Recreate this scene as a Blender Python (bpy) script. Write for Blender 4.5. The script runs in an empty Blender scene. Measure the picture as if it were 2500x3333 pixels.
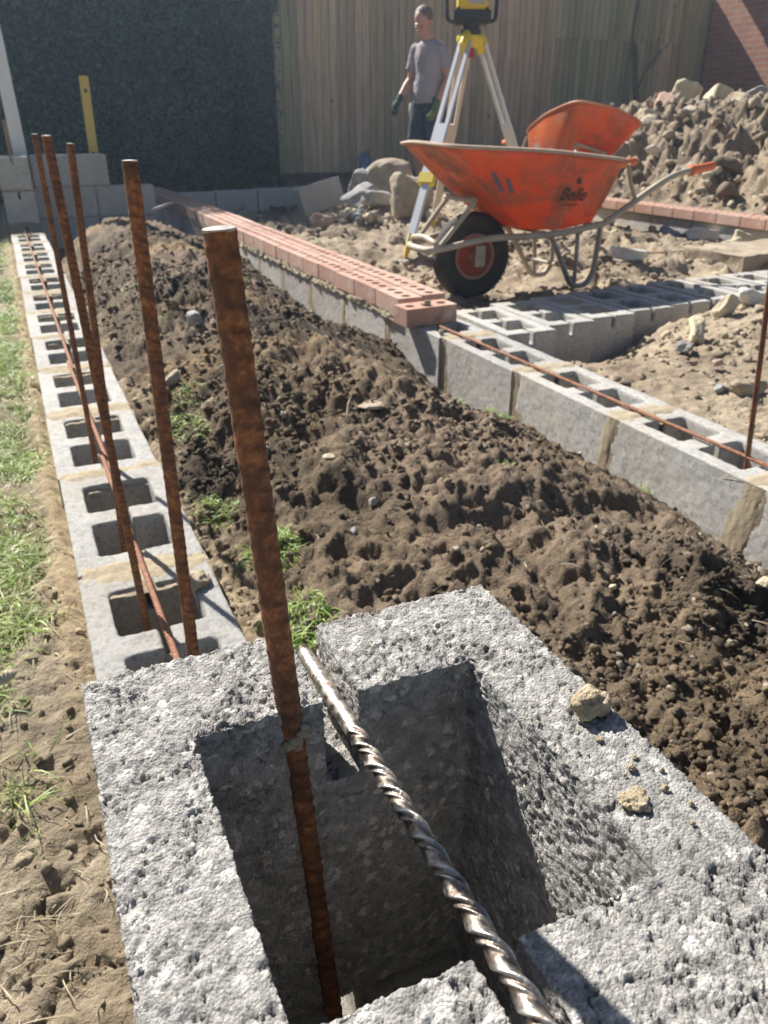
import bpy, bmesh, math, random
import numpy as np
from mathutils import Vector, Matrix, Euler
R_ = math.radians
sc = bpy.context.scene
COL = sc.collection
random.seed(7)
RNG = np.random.RandomState(11)

# ------------------------------------------------------------------ noise
def _h(ix, iy, iz, s):
    n = (ix.astype(np.int64)*374761393 + iy.astype(np.int64)*668265263 + iz.astype(np.int64)*2147483647 + s*974634777) & 0xffffffff
    n = ((n ^ (n >> 13))*1274126177) & 0xffffffff
    n = ((n ^ (n >> 16))*2246822519) & 0xffffffff
    n = (n ^ (n >> 15)) & 0xffffffff
    return n.astype(np.float64)/4294967295.0
def vnoise(x, y, z=None, s=0):
    x = np.asarray(x, float); y = np.asarray(y, float)
    z = np.zeros_like(x) if z is None else np.asarray(z, float)
    ix, iy, iz = np.floor(x), np.floor(y), np.floor(z)
    fx, fy, fz = x-ix, y-iy, z-iz
    fx = fx*fx*(3-2*fx); fy = fy*fy*(3-2*fy); fz = fz*fz*(3-2*fz)
    def c(a, b, d): return _h(ix+a, iy+b, iz+d, s)
    r = 0
    for d in (0, 1):
        v = (c(0,0,d)*(1-fx)+c(1,0,d)*fx)*(1-fy) + (c(0,1,d)*(1-fx)+c(1,1,d)*fx)*fy
        r = r + v*(fz if d else 1-fz)
    return r*2-1
def fbm(x, y, z=None, o=4, s=0, g=.5):
    a = 1.; f = 1.; t = 0; n = 0
    for i in range(o):
        t = t + a*vnoise(np.asarray(x)*f+17.3*i, np.asarray(y)*f+5.1*i, None if z is None else np.asarray(z)*f+9.7*i, s+i)
        n += a; a *= g; f *= 2.03
    return t/n
def worley(x, y, z, s=0, ids=False):
    cid = np.zeros(x.shape)
    ix, iy, iz = np.floor(x), np.floor(y), np.floor(z)
    best = np.full(x.shape, 9.)
    for a in (-1, 0, 1):
        for b in (-1, 0, 1):
            for c in (-1, 0, 1):
                jx, jy, jz = ix+a, iy+b, iz+c
                d = (jx+_h(jx,jy,jz,s)-x)**2 + (jy+_h(jx,jy,jz,s+1)-y)**2 + (jz+_h(jx,jy,jz,s+2)-z)**2
                if ids: cid = np.where(d < best, _h(jx, jy, jz, s+3), cid)
                best = np.minimum(best, d)
    return (np.sqrt(best), cid) if ids else np.sqrt(best)
def ss(a, b, x):
    t = np.clip((np.asarray(x, float)-a)/(b-a), 0, 1); return t*t*(3-2*t)

# ------------------------------------------------------------------ mesh helpers
def mesh_np(name, V, F, smooth=True, col=None):
    V = np.ascontiguousarray(V, dtype=np.float32); F = np.ascontiguousarray(F, dtype=np.int32)
    me = bpy.data.meshes.new(name); k = F.shape[1]
    me.vertices.add(len(V)); me.vertices.foreach_set('co', V.ravel())
    me.loops.add(F.size); me.loops.foreach_set('vertex_index', F.ravel())
    me.polygons.add(len(F)); me.polygons.foreach_set('loop_start', np.arange(0, F.size, k, dtype=np.int32))
    me.update(calc_edges=True)
    me.polygons.foreach_set('use_smooth', np.full(len(F), smooth, dtype=bool))
    if col is not None:
        a = me.color_attributes.new('col', 'FLOAT_COLOR', 'POINT')
        c4 = np.ones((len(V), 4), np.float32); c4[:, :3] = col
        a.data.foreach_set('color', c4.ravel())
    me.update()
    return me
def link(name, me, mat=None, parent=None):
    o = bpy.data.objects.new(name, me); COL.objects.link(o)
    if mat is not None and me is not None and not me.materials: me.materials.append(mat)
    if parent is not None: o.parent = parent
    return o
def tag(o, label=None, cat=None, group=None, kind=None):
    if label: o['label'] = label
    if cat: o['category'] = cat
    if group: o['group'] = group
    if kind: o['kind'] = kind
    return o
def thing(name, loc, label, cat, group=None, rot=(0, 0, 0)):
    o = bpy.data.objects.new(name, None); COL.objects.link(o); o.location = loc; o.rotation_euler = rot
    o.empty_display_size = .1
    return tag(o, label, cat, group)
class MB:
    def __init__(s): s.v = []; s.f = []
    def add(s, vs, fs):
        n = len(s.v); s.v += [tuple(v) for v in vs]; s.f += [tuple(i+n for i in f) for f in fs]; return s
    def box(s, a, b, M=None):
        (x0,y0,z0),(x1,y1,z1) = a, b
        vs = [(x0,y0,z0),(x1,y0,z0),(x1,y1,z0),(x0,y1,z0),(x0,y0,z1),(x1,y0,z1),(x1,y1,z1),(x0,y1,z1)]
        if M: vs = [M @ Vector(v) for v in vs]
        return s.add(vs, [(0,3,2,1),(4,5,6,7),(0,1,5,4),(1,2,6,5),(2,3,7,6),(3,0,4,7)])
    def tube(s, pts, r, n=10, cap=True, ry=None, ref=None):
        pts = [Vector(p) for p in pts]; m = len(pts)
        rs = r if isinstance(r, (list, tuple)) else [r]*m
        rys = ry if isinstance(ry, (list, tuple)) else ([ry]*m if ry else rs)
        vs = []; T0 = (pts[1]-pts[0]).normalized()
        ref = Vector(ref) if ref else (Vector((0,0,1)) if abs(T0.z) < .9 else Vector((0,1,0)))
        N = (ref - T0*ref.dot(T0)).normalized()
        for i, p in enumerate(pts):
            T = ((pts[min(i+1, m-1)]-p).normalized() + (p-pts[max(i-1, 0)]).normalized())
            T = T.normalized() if T.length > 1e-6 else T0
            N = (N - T*N.dot(T)).normalized(); B = T.cross(N)
            for k in range(n):
                a = 2*math.pi*k/n
                vs.append(p + N*(rs[i]*math.cos(a)) + B*(rys[i]*math.sin(a)))
        fs = [(i*n+k, i*n+(k+1) % n, (i+1)*n+(k+1) % n, (i+1)*n+k) for i in range(m-1) for k in range(n)]
        if cap: fs += [tuple(range(n-1, -1, -1)), tuple((m-1)*n+k for k in range(n))]
        return s.add(vs, fs)
    def lathe(s, prof, M, n=32, close=False):
        m = len(prof); vs = [M @ Vector((r*math.cos(2*math.pi*k/n), r*math.sin(2*math.pi*k/n), h)) for r, h in prof for k in range(n)]
        fs = [(i*n+k, i*n+(k+1) % n, ((i+1) % m)*n+(k+1) % n, ((i+1) % m)*n+k) for i in range(m if close else m-1) for k in range(n)]
        if not close: fs += [tuple(range(n-1, -1, -1)), tuple((m-1)*n+k for k in range(n))]
        return s.add(vs, fs)
    def ell(s, c, r, M=None, n=12):
        c = Vector(c); vs = []; fs = []
        rot = M if M else Matrix.Identity(3)
        for i in range(n+1):
            t = math.pi*i/n
            for k in range(2*n):
                a = math.pi*k/n
                vs.append(c + rot @ Vector((r[0]*math.sin(t)*math.cos(a), r[1]*math.sin(t)*math.sin(a), r[2]*math.cos(t))))
        w = 2*n
        for i in range(n):
            for k in range(w): fs.append((i*w+k, (i+1)*w+k, (i+1)*w+(k+1) % w, i*w+(k+1) % w))
        return s.add(vs, fs)
    def mesh(s, name, smooth=False, bevel=0, seg=2, recalc=True):
        me = bpy.data.meshes.new(name); bm = bmesh.new()
        vs = [bm.verts.new(v) for v in s.v]
        for f in s.f:
            try: bm.faces.new([vs[i] for i in f])
            except ValueError: pass
        bmesh.ops.remove_doubles(bm, verts=bm.verts, dist=1e-6)
        if recalc: bmesh.ops.recalc_face_normals(bm, faces=bm.faces)
        if bevel:
            ed = [e for e in bm.edges if len(e.link_faces) == 2 and e.calc_face_angle(0) > .5]
            bmesh.ops.bevel(bm, geom=ed, offset=bevel, segments=seg, affect='EDGES', clamp_overlap=True)
        if smooth:
            for f in bm.faces: f.smooth = True
            for e in bm.edges:
                if len(e.link_faces) == 2 and e.calc_face_angle(0) > .7: e.smooth = False
        bm.to_mesh(me); bm.free(); return me
    def build(s, name, mat, parent=None, smooth=False, bevel=0, seg=2, recalc=True):
        return link(name, s.mesh(name, smooth, bevel, seg, recalc), mat, parent)
def remeshed(me, voxel, smooth_it=0):
    o = bpy.data.objects.new('tmp', me); COL.objects.link(o)
    m = o.modifiers.new('r', 'REMESH'); m.mode = 'VOXEL'; m.voxel_size = voxel; m.use_smooth_shade = True
    if smooth_it:
        q = o.modifiers.new('s', 'SMOOTH'); q.iterations = smooth_it; q.factor = .5
    dg = bpy.context.evaluated_depsgraph_get()
    r = bpy.data.meshes.new_from_object(o.evaluated_get(dg))
    bpy.data.objects.remove(o); return r
def vn(me):
    n = len(me.vertices); V = np.empty(n*3, np.float32); me.vertices.foreach_get('co', V)
    N = np.empty(n*3, np.float32); me.vertex_normals.foreach_get('vector', N)
    return V.reshape(-1,3).astype(float), N.reshape(-1,3).astype(float)
def setv(me, V):
    me.vertices.foreach_set('co', np.ascontiguousarray(V, dtype=np.float32).ravel()); me.update()

# ------------------------------------------------------------------ materials
class NT:
    def __init__(s, name, rough=.8, **kw):
        m = s.m = bpy.data.materials.new(name); m.use_nodes = True; s.nt = m.node_tree
        s.b = s.nt.nodes['Principled BSDF']; s.b.inputs['Roughness'].default_value = rough
        for k, v in kw.items(): s.b.inputs[k.replace('_', ' ')].default_value = v
    def n(s, t, **kw):
        o = s.nt.nodes.new(t)
        for k, v in kw.items(): setattr(o, k, v)
        return o
    def l(s, a, b): s.nt.links.new(a, b)
    def obj(s): 
        return s.n('ShaderNodeTexCoord').outputs['Object']
    def noise(s, scale, detail=4, rough=.55, vec=None, dist=0):
        o = s.n('ShaderNodeTexNoise'); o.inputs['Scale'].default_value = scale; o.inputs['Detail'].default_value = detail
        o.inputs['Roughness'].default_value = rough; o.inputs['Distortion'].default_value = dist
        s.l(vec if vec is not None else s.obj(), o.inputs['Vector']); return o.outputs['Fac']
    def vor(s, scale, vec=None, out='Distance', feat='F1'):
        o = s.n('ShaderNodeTexVoronoi'); o.feature = feat; o.inputs['Scale'].default_value = scale
        s.l(vec if vec is not None else s.obj(), o.inputs['Vector']); return o.outputs[out]
    def ramp(s, fac, stops, interp='LINEAR'):
        o = s.n('ShaderNodeValToRGB'); cr = o.color_ramp; cr.interpolation = interp
        while len(cr.elements) < len(stops): cr.elements.new(.5)
        for e, (p, c) in zip(cr.elements, stops):
            e.position = p; e.color = (c, c, c, 1) if isinstance(c, (int, float)) else (*c, 1)
        s.l(fac, o.inputs[0]); return o.outputs[0]
    def mix(s, fac, a, b, mode='MIX'):
        o = s.n('ShaderNodeMix', data_type='RGBA', blend_type=mode)
        for i, v in ((0, fac), (6, a), (7, b)):
            if isinstance(v, bpy.types.NodeSocket): s.l(v, o.inputs[i])
            elif i == 0: o.inputs[0].default_value = v
            else: o.inputs[i].default_value = (*v, 1) if isinstance(v, tuple) else (v, v, v, 1)
        return o.outputs[2]
    def math(s, op, a, b=0.):
        o = s.n('ShaderNodeMath', operation=op)
        for i, v in ((0, a), (1, b)):
            if isinstance(v, bpy.types.NodeSocket): s.l(v, o.inputs[i])
            else: o.inputs[i].default_value = v
        return o.outputs[0]
    def bump(s, h, st=.5, d=.01):
        o = s.n('ShaderNodeBump'); o.inputs['Strength'].default_value = st; o.inputs['Distance'].default_value = d
        s.l(h, o.inputs['Height']); s.l(o.outputs[0], s.b.inputs['Normal'])
    def col(s, c):
        if isinstance(c, tuple): s.b.inputs['Base Color'].default_value = (*c, 1)
        else: s.l(c, s.b.inputs['Base Color'])
        return s
    def attr(s, name='col'):
        o = s.n('ShaderNodeAttribute'); o.attribute_name = name; return o.outputs['Color']
M = {}
def mk_concrete(name, base, near=False, rnd=True):
    t = NT(name, .92)
    a = t.noise(7, 5); c = t.ramp(a, [(.25, tuple(v*.82 for v in base)), (.75, tuple(min(1, v*1.14) for v in base))])
    sp = t.vor(130, out='Color'); spr = t.n('ShaderNodeSeparateColor'); t.l(sp, spr.inputs[0])
    if near:
        c = t.mix(1., c, t.ramp(t.noise(520, 5, .8), [(.3, .68), (.5, 1.), (.68, 1.25)]), 'MULTIPLY'); c = t.mix(1., c, t.attr(), 'MULTIPLY')
        t.col(c); t.bump(t.math('ADD', t.noise(1500, 3, .8), t.math('MULTIPLY', t.vor(750), -.9)), 1., .0016); return t.m
    c = t.mix(1., c, t.ramp(t.noise(240, 4, .8), [(.3, .62), (.5, 1.), (.7, 1.25)]), 'MULTIPLY'); c = t.mix(t.ramp(spr.outputs[0], [(0, .75), (.4, 0)]), c, tuple(v*.62 for v in base))
    c = t.mix(t.ramp(spr.outputs[1], [(.8, 0), (1, .8)]), c, (.56, .53, .48))
    st = t.noise(3.1, 3); c = t.mix(t.ramp(st, [(.56, 0), (.72, .35)]), c, (.36, .29, .19))
    if rnd:
        oi = t.n('ShaderNodeObjectInfo'); v = t.math('MULTIPLY_ADD', oi.outputs['Random'], .22); 
        t.nt.nodes[-1].inputs[2].default_value = .88
        c = t.mix(1., c, v, 'MULTIPLY')
    t.col(c)
    if near: t.bump(t.noise(1500, 3, .7), .5, .0007)
    else:
        h = t.noise(330, 6, .75); t.bump(h, .9, .0035)
    return t.m
M['conc'] = mk_concrete('concrete_block', (.50, .485, .455))
M['conc_near'] = mk_concrete('concrete_near', (.53, .515, .495), True, False)
def simple(name, c1, c2, sc_=20, rough=.85, bs=60, bst=.4, bd=.004, **kw):
    t = NT(name, rough, **kw); t.col(t.mix(t.ramp(t.noise(sc_, 5), [(.3, 0), (.7, 1)]), c1, c2))
    if bst: t.bump(t.noise(bs, 4, .6), bst, bd)
    return t.m
M['mortar'] = simple('mortar', (.36, .285, .18), (.50, .42, .30), 90, .95, 420, 1., .003)
M['mortar_side'] = simple('mortar_side', (.30, .245, .165), (.40, .335, .235), 22, .95, 150, .6, .002)
# rust
t = NT('rust', .75, Metallic=.1)
a = t.noise(260, 6, .7, dist=.4); c = t.ramp(a, [(.3, (.08,.04,.025)), (.46, (.22,.095,.042)), (.6, (.34,.16,.065)), (.72, (.50,.27,.11))])
c = t.mix(t.ramp(t.noise(42, 5, .65, dist=1.2), [(.42, 0), (.58, .85)]), c, (.10, .052, .034)); c = t.mix(1., c, t.attr(), 'MULTIPLY'); t.col(c); t.bump(t.noise(700, 4, .7), .6, .0012); M['rust'] = t.m
t = NT('rust_light', .8, Metallic=.1)
a = t.noise(110, 5, .65); t.col(t.mix(1., t.ramp(a, [(.3, (.13,.065,.04)), (.55, (.30,.15,.085)), (.75, (.42,.24,.15))]), t.attr(), 'MULTIPLY')); t.bump(t.noise(500, 3, .7), .5, .001); M['rust_bar'] = t.m
M['cut_steel'] = simple('cut_steel', (.5,.48,.44), (.3,.26,.22), 300, .45, 300, .2, .001, Metallic=.6)
# drill bit steel
t = NT('bit_steel', .5, Metallic=1.)
a = t.noise(95, 4, .6); c = t.ramp(a, [(.32, (.30,.27,.25)), (.48, (.56,.54,.52)), (.68, (.74,.72,.66))])
c = t.mix(t.ramp(t.noise(160, 5, .7), [(.54, 0), (.64, .7)]), c, (.24,.13,.08)); c = t.mix(1., c, t.attr(), 'MULTIPLY'); t.col(c)
t.l(t.ramp(t.noise(160, 5, .7), [(.45, .34), (.64, .75)]), t.b.inputs['Roughness']); t.bump(t.noise(900, 3), .25, .0006); M['bit'] = t.m
# brick
t = NT('brick', .9); oi = t.n('ShaderNodeObjectInfo')
c = t.ramp(oi.outputs['Random'], [(0, (.36,.20,.16)), (.35, (.50,.31,.24)), (.6, (.43,.24,.185)), (1, (.52,.36,.29))])
c = t.mix(t.ramp(t.noise(35, 5), [(.35, 0), (.7, .6)]), c, (.54,.33,.24)); c = t.mix(t.ramp(t.noise(12, 3), [(.6, 0), (.75, .6)]), c, (.24,.105,.09))
c = t.mix(t.ramp(t.noise(9, 4), [(.58, 0), (.72, .6)]), c, (.58,.50,.42)); c = t.mix(t.ramp(t.noise(70, 4), [(.6, 0), (.7, .6)]), c, (.20,.10,.08))
t.col(c); t.bump(t.noise(260, 4, .7), .5, .002); M['brick'] = t.m
# soil with vertex colour
t = NT('soil', .97)
g = t.obj(); c = t.attr(); c = t.mix(1., c, t.ramp(t.noise(38, 5, .7), [(.25, .55), (.5, .95), (.75, 1.35)]), 'MULTIPLY')
c = t.mix(t.ramp(t.vor(70, out='Distance'), [(.0, .35), (.18, 0)]), c, (.40,.33,.24))
t.col(c); t.bump(t.math('ADD', t.noise(170, 4, .7), t.noise(45, 4, .6)), .9, .008); M['soil'] = t.m
t = NT('clod', .97); c = t.attr(); c = t.mix(1., c, t.ramp(t.noise(120, 4, .7), [(.3, .65), (.7, 1.3)]), 'MULTIPLY'); t.col(c)
t.bump(t.noise(300, 4, .7), .8, .004); M['clod'] = t.m
t = NT('blade', .55); t.col(t.attr()); t.b.inputs['Subsurface Weight'].default_value = 0
M['blade'] = t.m
def leafy(name, rough=.6):
    t = NT(name, rough); c = t.attr(); t.col(c)
    tr = t.n('ShaderNodeBsdfTranslucent'); t.l(c, tr.inputs[0]); mx = t.n('ShaderNodeMixShader'); mx.inputs[0].default_value = .3
    out = t.nt.nodes['Material Output']; t.l(t.b.outputs[0], mx.inputs[1]); t.l(tr.outputs[0], mx.inputs[2]); t.l(mx.outputs[0], out.inputs[0]); return t.m
M['leaf'] = leafy('leaf'); M['blade'] = leafy('grass_blade', .5)
def stone(name, c1, c2): return simple(name, c1, c2, 9, .92, 45, .6, .012)
M['st_cream'] = stone('stone_cream', (.46,.39,.26), (.62,.55,.40)); M['st_grey'] = stone('stone_grey', (.22,.22,.22), (.40,.38,.36))
M['st_brown'] = stone('stone_brown', (.28,.22,.15), (.44,.37,.28)); M['st_pink'] = stone('stone_pink', (.42,.26,.2), (.52,.38,.31)); M['st_white'] = stone('stone_white', (.55,.52,.47), (.75,.72,.66))
# timber fence: grain + green algae
t = NT('fence_timber', .9)
tc = t.obj(); mp = t.n('ShaderNodeMapping'); mp.inputs['Scale'].default_value = (14, 14, .8); t.l(tc, mp.inputs[0])
gr = t.noise(3, 6, .6, mp.outputs[0]); c = t.mix(1., t.attr(), t.ramp(gr, [(.3, .7), (.7, 1.25)]), 'MULTIPLY')
kn = t.vor(2.3, out='Distance'); c = t.mix(t.ramp(kn, [(0, .8), (.075, 0)]), c, (.05,.035,.025))
t.col(c); t.bump(gr, .5, .004); M['fence'] = t.m
M['wood'] = simple('peg_wood', (.32,.22,.12), (.42,.31,.18), 12, .85)
# house brickwork
t = NT('brickwork', .9)
tc = t.obj(); mp = t.n('ShaderNodeMapping'); mp.inputs['Rotation'].default_value = (R_(90), 0, R_(90)); t.l(tc, mp.inputs[0])
sx = t.n('ShaderNodeSeparateXYZ'); t.l(tc, sx.inputs[0]); cx = t.n('ShaderNodeCombineXYZ'); t.l(t.math('ADD', sx.outputs[0], sx.outputs[1]), cx.inputs[0]); t.l(sx.outputs[2], cx.inputs[1])
bt = t.n('ShaderNodeTexBrick'); t.l(cx.outputs[0], bt.inputs['Vector']); bt.inputs['Scale'].default_value = 1.; bt.inputs['Brick Width'].default_value = .225; bt.inputs['Row Height'].default_value = .075
bt.inputs['Mortar Size'].default_value = .006; bt.inputs['Color1'].default_value = (.27,.105,.07,1); bt.inputs['Color2'].default_value = (.36,.17,.11,1); bt.inputs['Mortar'].default_value = (.34,.29,.23,1); bt.inputs['Bias'].default_value = 0
c = t.mix(t.ramp(t.noise(5, 4), [(.4, 0), (.8, .5)]), bt.outputs['Color'], (.17,.085,.07)); t.col(c); t.bump(t.math('SUBTRACT', 1., bt.outputs['Fac']), .5, .006); M['brickwork'] = t.m
M['tile'] = simple('roof_tile', (.10,.06,.05), (.16,.10,.08), 6); M['white_pvc'] = simple('white_pvc', (.7,.7,.7), (.76,.76,.74), 3, .4, bst=0)
# wheelbarrow
def orange(name, dirt):
    t = NT(name, .42); t.b.inputs['Coat Weight'].default_value = .1
    n1 = t.noise(5.5, 6, .62, dist=.4); c = t.ramp(t.noise(3, 3), [(.3, (.64,.12,.028)), (.7, (.74,.22,.07))])
    c = t.mix(t.ramp(n1, [(.44, 0), (.60, dirt)]), c, (.30,.16,.09)); c = t.mix(t.ramp(t.noise(26, 5, .6), [(.60, 0), (.68, .55*dirt)]), c, (.14,.09,.07)); 
    c = t.mix(t.ramp(t.noise(2.6, 5, .6), [(.56, 0), (.6, .4)]), c, (.62,.32,.20)); c = t.mix(t.ramp(t.noise(48, 5, .6), [(.63, 0), (.67, .75)]), c, (.46,.38,.30)); t.col(c)
    pass
    t.l(t.ramp(n1, [(.45, .38), (.65, .85)]), t.b.inputs['Roughness']); t.bump(t.noise(60, 4), .15, .003)
    tr = t.n('ShaderNodeBsdfTranslucent'); t.l(t.mix(1., c, (.95,.35,.2), 'MULTIPLY'), tr.inputs[0]); mx = t.n('ShaderNodeMixShader'); mx.inputs[0].default_value = .30
    t.l(t.b.outputs[0], mx.inputs[1]); t.l(tr.outputs[0], mx.inputs[2]); t.l(mx.outputs[0], t.nt.nodes['Material Output'].inputs[0]); return t.m
M['orange'] = orange('orange_tray', .8); M['orange2'] = orange('orange_tray_worn', .5)
M['rim_dirt'] = simple('dirty_rim', (.40,.30,.22), (.52,.40,.31), 14, .85)
M['rim_orange'] = simple('orange_rim', (.60,.17,.07), (.58,.33,.22), 8, .6)
M['grip'] = simple('orange_grip', (.72,.16,.04), (.66,.18,.06), 30, .5)
M['frame'] = simple('dusty_tube', (.36,.32,.25), (.50,.45,.36), 16, .7, 80, .2, .002, Metallic=.25)
M['frame_grey'] = simple('grey_tube', (.26,.26,.26), (.38,.36,.33), 14, .5, 80, .2, .002, Metallic=.5)
M['tyre'] = simple('tyre_rubber', (.022,.022,.023), (.07,.06,.05), 12, .85, 60, .3, .003)
M['rim_red'] = simple('wheel_rim', (.52,.07,.03), (.30,.10,.06), 22, .6)
M['rim_dusty'] = simple('wheel_ring', (.40,.16,.09), (.34,.22,.15), 18, .7)
M['letter'] = simple('dark_letter', (.03,.025,.025), (.10,.05,.04), 60, .6, bst=0)
M['letter_pale'] = simple('grey_letter', (.34,.26,.24), (.42,.30,.26), 60, .6, bst=0)
M['tape'] = simple('blue_scuff', (.11,.10,.16), (.2,.14,.16), 60, .7, bst=0)
# instruments
M['alu'] = simple('aluminium', (.70,.71,.73), (.60,.61,.63), 6, .35, bst=0, Metallic=.55)
M['leg_tan'] = simple('tan_leg', (.50,.42,.33), (.58,.50,.41), 5, .6, bst=0)
M['yellow'] = simple('yellow_plastic', (.75,.58,.03), (.66,.5,.04), 12, .45, bst=0)
M['yellow_level'] = simple('yellow_level', (.62,.47,.08), (.55,.42,.08), 12, .5, bst=0)
M['black'] = simple('black_plastic', (.02,.022,.026), (.035,.037,.042), 30, .45, bst=0)
M['screen'] = simple('grey_panel', (.42,.42,.43), (.36,.36,.37), 8, .35, bst=0)
M['red'] = simple('red_knob', (.45,.02,.02), (.35,.02,.02), 8, .4, bst=0)
M['blue_plastic'] = simple('blue_plastic', (.13,.20,.32), (.20,.28,.40), 6, .4, 30, .5, .02)
M['teal'] = simple('teal_plastic', (.25,.5,.48), (.4,.62,.6), 20, .4)
# person
M['skin'] = simple('skin', (.46,.24,.17), (.52,.29,.21), 14, .55, bst=0); M['hair'] = simple('hair', (.09,.06,.04), (.20,.15,.11), 60, .6, 200, .6, .004)
M['shirt'] = simple('shirt', (.33,.29,.32), (.37,.33,.36), 8, .95, 14, .4, .03); M['shorts'] = simple('shorts', (.035,.045,.075), (.06,.07,.10), 6, .95, 14, .5, .03)
M['glove'] = simple('glove_green', (.025,.09,.04), (.02,.03,.03), 14, .85); M['glove_palm'] = simple('glove_palm', (.02,.025,.03), (.03,.04,.045), 20, .8); M['glove_y'] = simple('glove_yellow', (.16,.21,.04), (.10,.14,.03), 20, .7)
M['boot'] = simple('boot', (.05,.035,.025), (.09,.06,.04), 20, .8); M['sock'] = simple('sock', (.10,.10,.11), (.15,.15,.16), 20, .9); M['white_cloth'] = simple('white_cloth', (.6,.58,.56), (.5,.48,.47), 30, .9)
M['bark'] = simple('bark', (.10,.065,.045), (.17,.12,.09), 30, .9, 60, .6, .01)

# ------------------------------------------------------------------ hollow blocks
BW, BL, BH = .212, .436, .215
def block_boxes(w=BW, l=BL, h=BH, shell=.04, web=.058, slot=.016, sd=.05):
    mb = MB(); cl = (l-3*web)/2
    mb.box((0,0,0), (shell,l,h)); mb.box((w-shell,0,0), (w,l,h))
    sx = w/2
    for y0 in (0, web+cl, 2*(web+cl)):
        y1 = y0+web
        mb.box((shell*.5,y0+1e-4,.0003), (sx-slot/2,y1-1e-4,h-.0003)); mb.box((sx+slot/2,y0+1e-4,.0003), (w-shell*.5,y1-1e-4,h-.0003)); mb.box((sx-slot,y0+2e-4,.0006), (sx+slot,y1-2e-4,h-sd))
    return mb
def make_block_mesh(name, voxel, amp, seed, mat, fine=False):
    me = remeshed(block_boxes().mesh('b'), voxel)
    me.name = name; V, N = vn(me); x, y, z = V.T
    if fine:
        q1, q2, q3 = (.0016*vnoise(x*260+k, y*260, z*260, 80+k) for k in (1, 2, 3)); xw, yw, zw = x+q1, y+q2, z+q3
        w1, id1 = worley(xw*250, yw*250, zw*250, seed, True); w2 = worley(xw*480, yw*480, zw*480, seed+5); w3, id3 = worley(xw*105, yw*105, zw*105, seed+15, True)
        big = fbm(x*30, y*30, z*30, 3, seed); rough = ss(-.35, .35, fbm(x*45, y*45, z*45, 3, seed+3))
        cv = ss(.10, 0, np.abs(fbm(xw*175, yw*175, zw*175, 3, seed+9)))*ss(-.25, .25, fbm(x*60, y*60, z*60, 2, seed+4))
        hol = ss(.25, .6, fbm(xw*150, yw*150, zw*150, 2, seed+19))
        d = (.0026*(.42-w1) + .0019*(.42-w2))*(.45+.75*rough) + .0009*(.45-w3) + .0008*big - .0026*cv - .0008*hol + .0006*vnoise(x*1100, y*1100, z*1100, 5)
        side_f = 1-.45*ss(.7, .2, np.abs(N[:, 2])); d = d*side_f
        tone = (.72+.50*id1)*(.90+.20*id3); tone = np.where(id1 > .92, 1.6, tone)*(1-.38*cv-.12*hol)  # grain tones; crevices and hollows also get cavity shade painted into the colour
        ca = me.color_attributes.new('col', 'FLOAT_COLOR', 'POINT'); c4 = np.ones((len(V), 4), np.float32); c4[:, :3] = tone[:, None]*np.array((1, .99, .97)); ca.data.foreach_set('color', c4.ravel())
    else:
        d = amp*(fbm(x*120, y*120, z*120, 3, seed)*.7 + fbm(x*28, y*28, z*28, 2, seed+2)*.7)
    setv(me, V + N*d[:, None]); me.materials.clear(); me.materials.append(mat); return me
blocks = [make_block_mesh('hollow_block', .0055, .0018, 3+i, M['conc']) for i in range(3)]
near_me = make_block_mesh('hollow_block_near', .0009, 0, 31, M['conc_near'], True)

# near block: two courses above the left wall
nb = link('concrete_block', near_me); nb.location = (-.0085, .321-BL, .45-BH)
nb.scale = (1.0, 1, 1)
tag(nb, 'large pale hollow concrete block in the foreground with the drill bit lying across it', 'block')
ub = link('concrete_block', blocks[1]); ub.location = (-.0075, .319-BL, .012)
tag(ub, 'hollow concrete block directly beneath the large foreground block', 'block')

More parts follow.
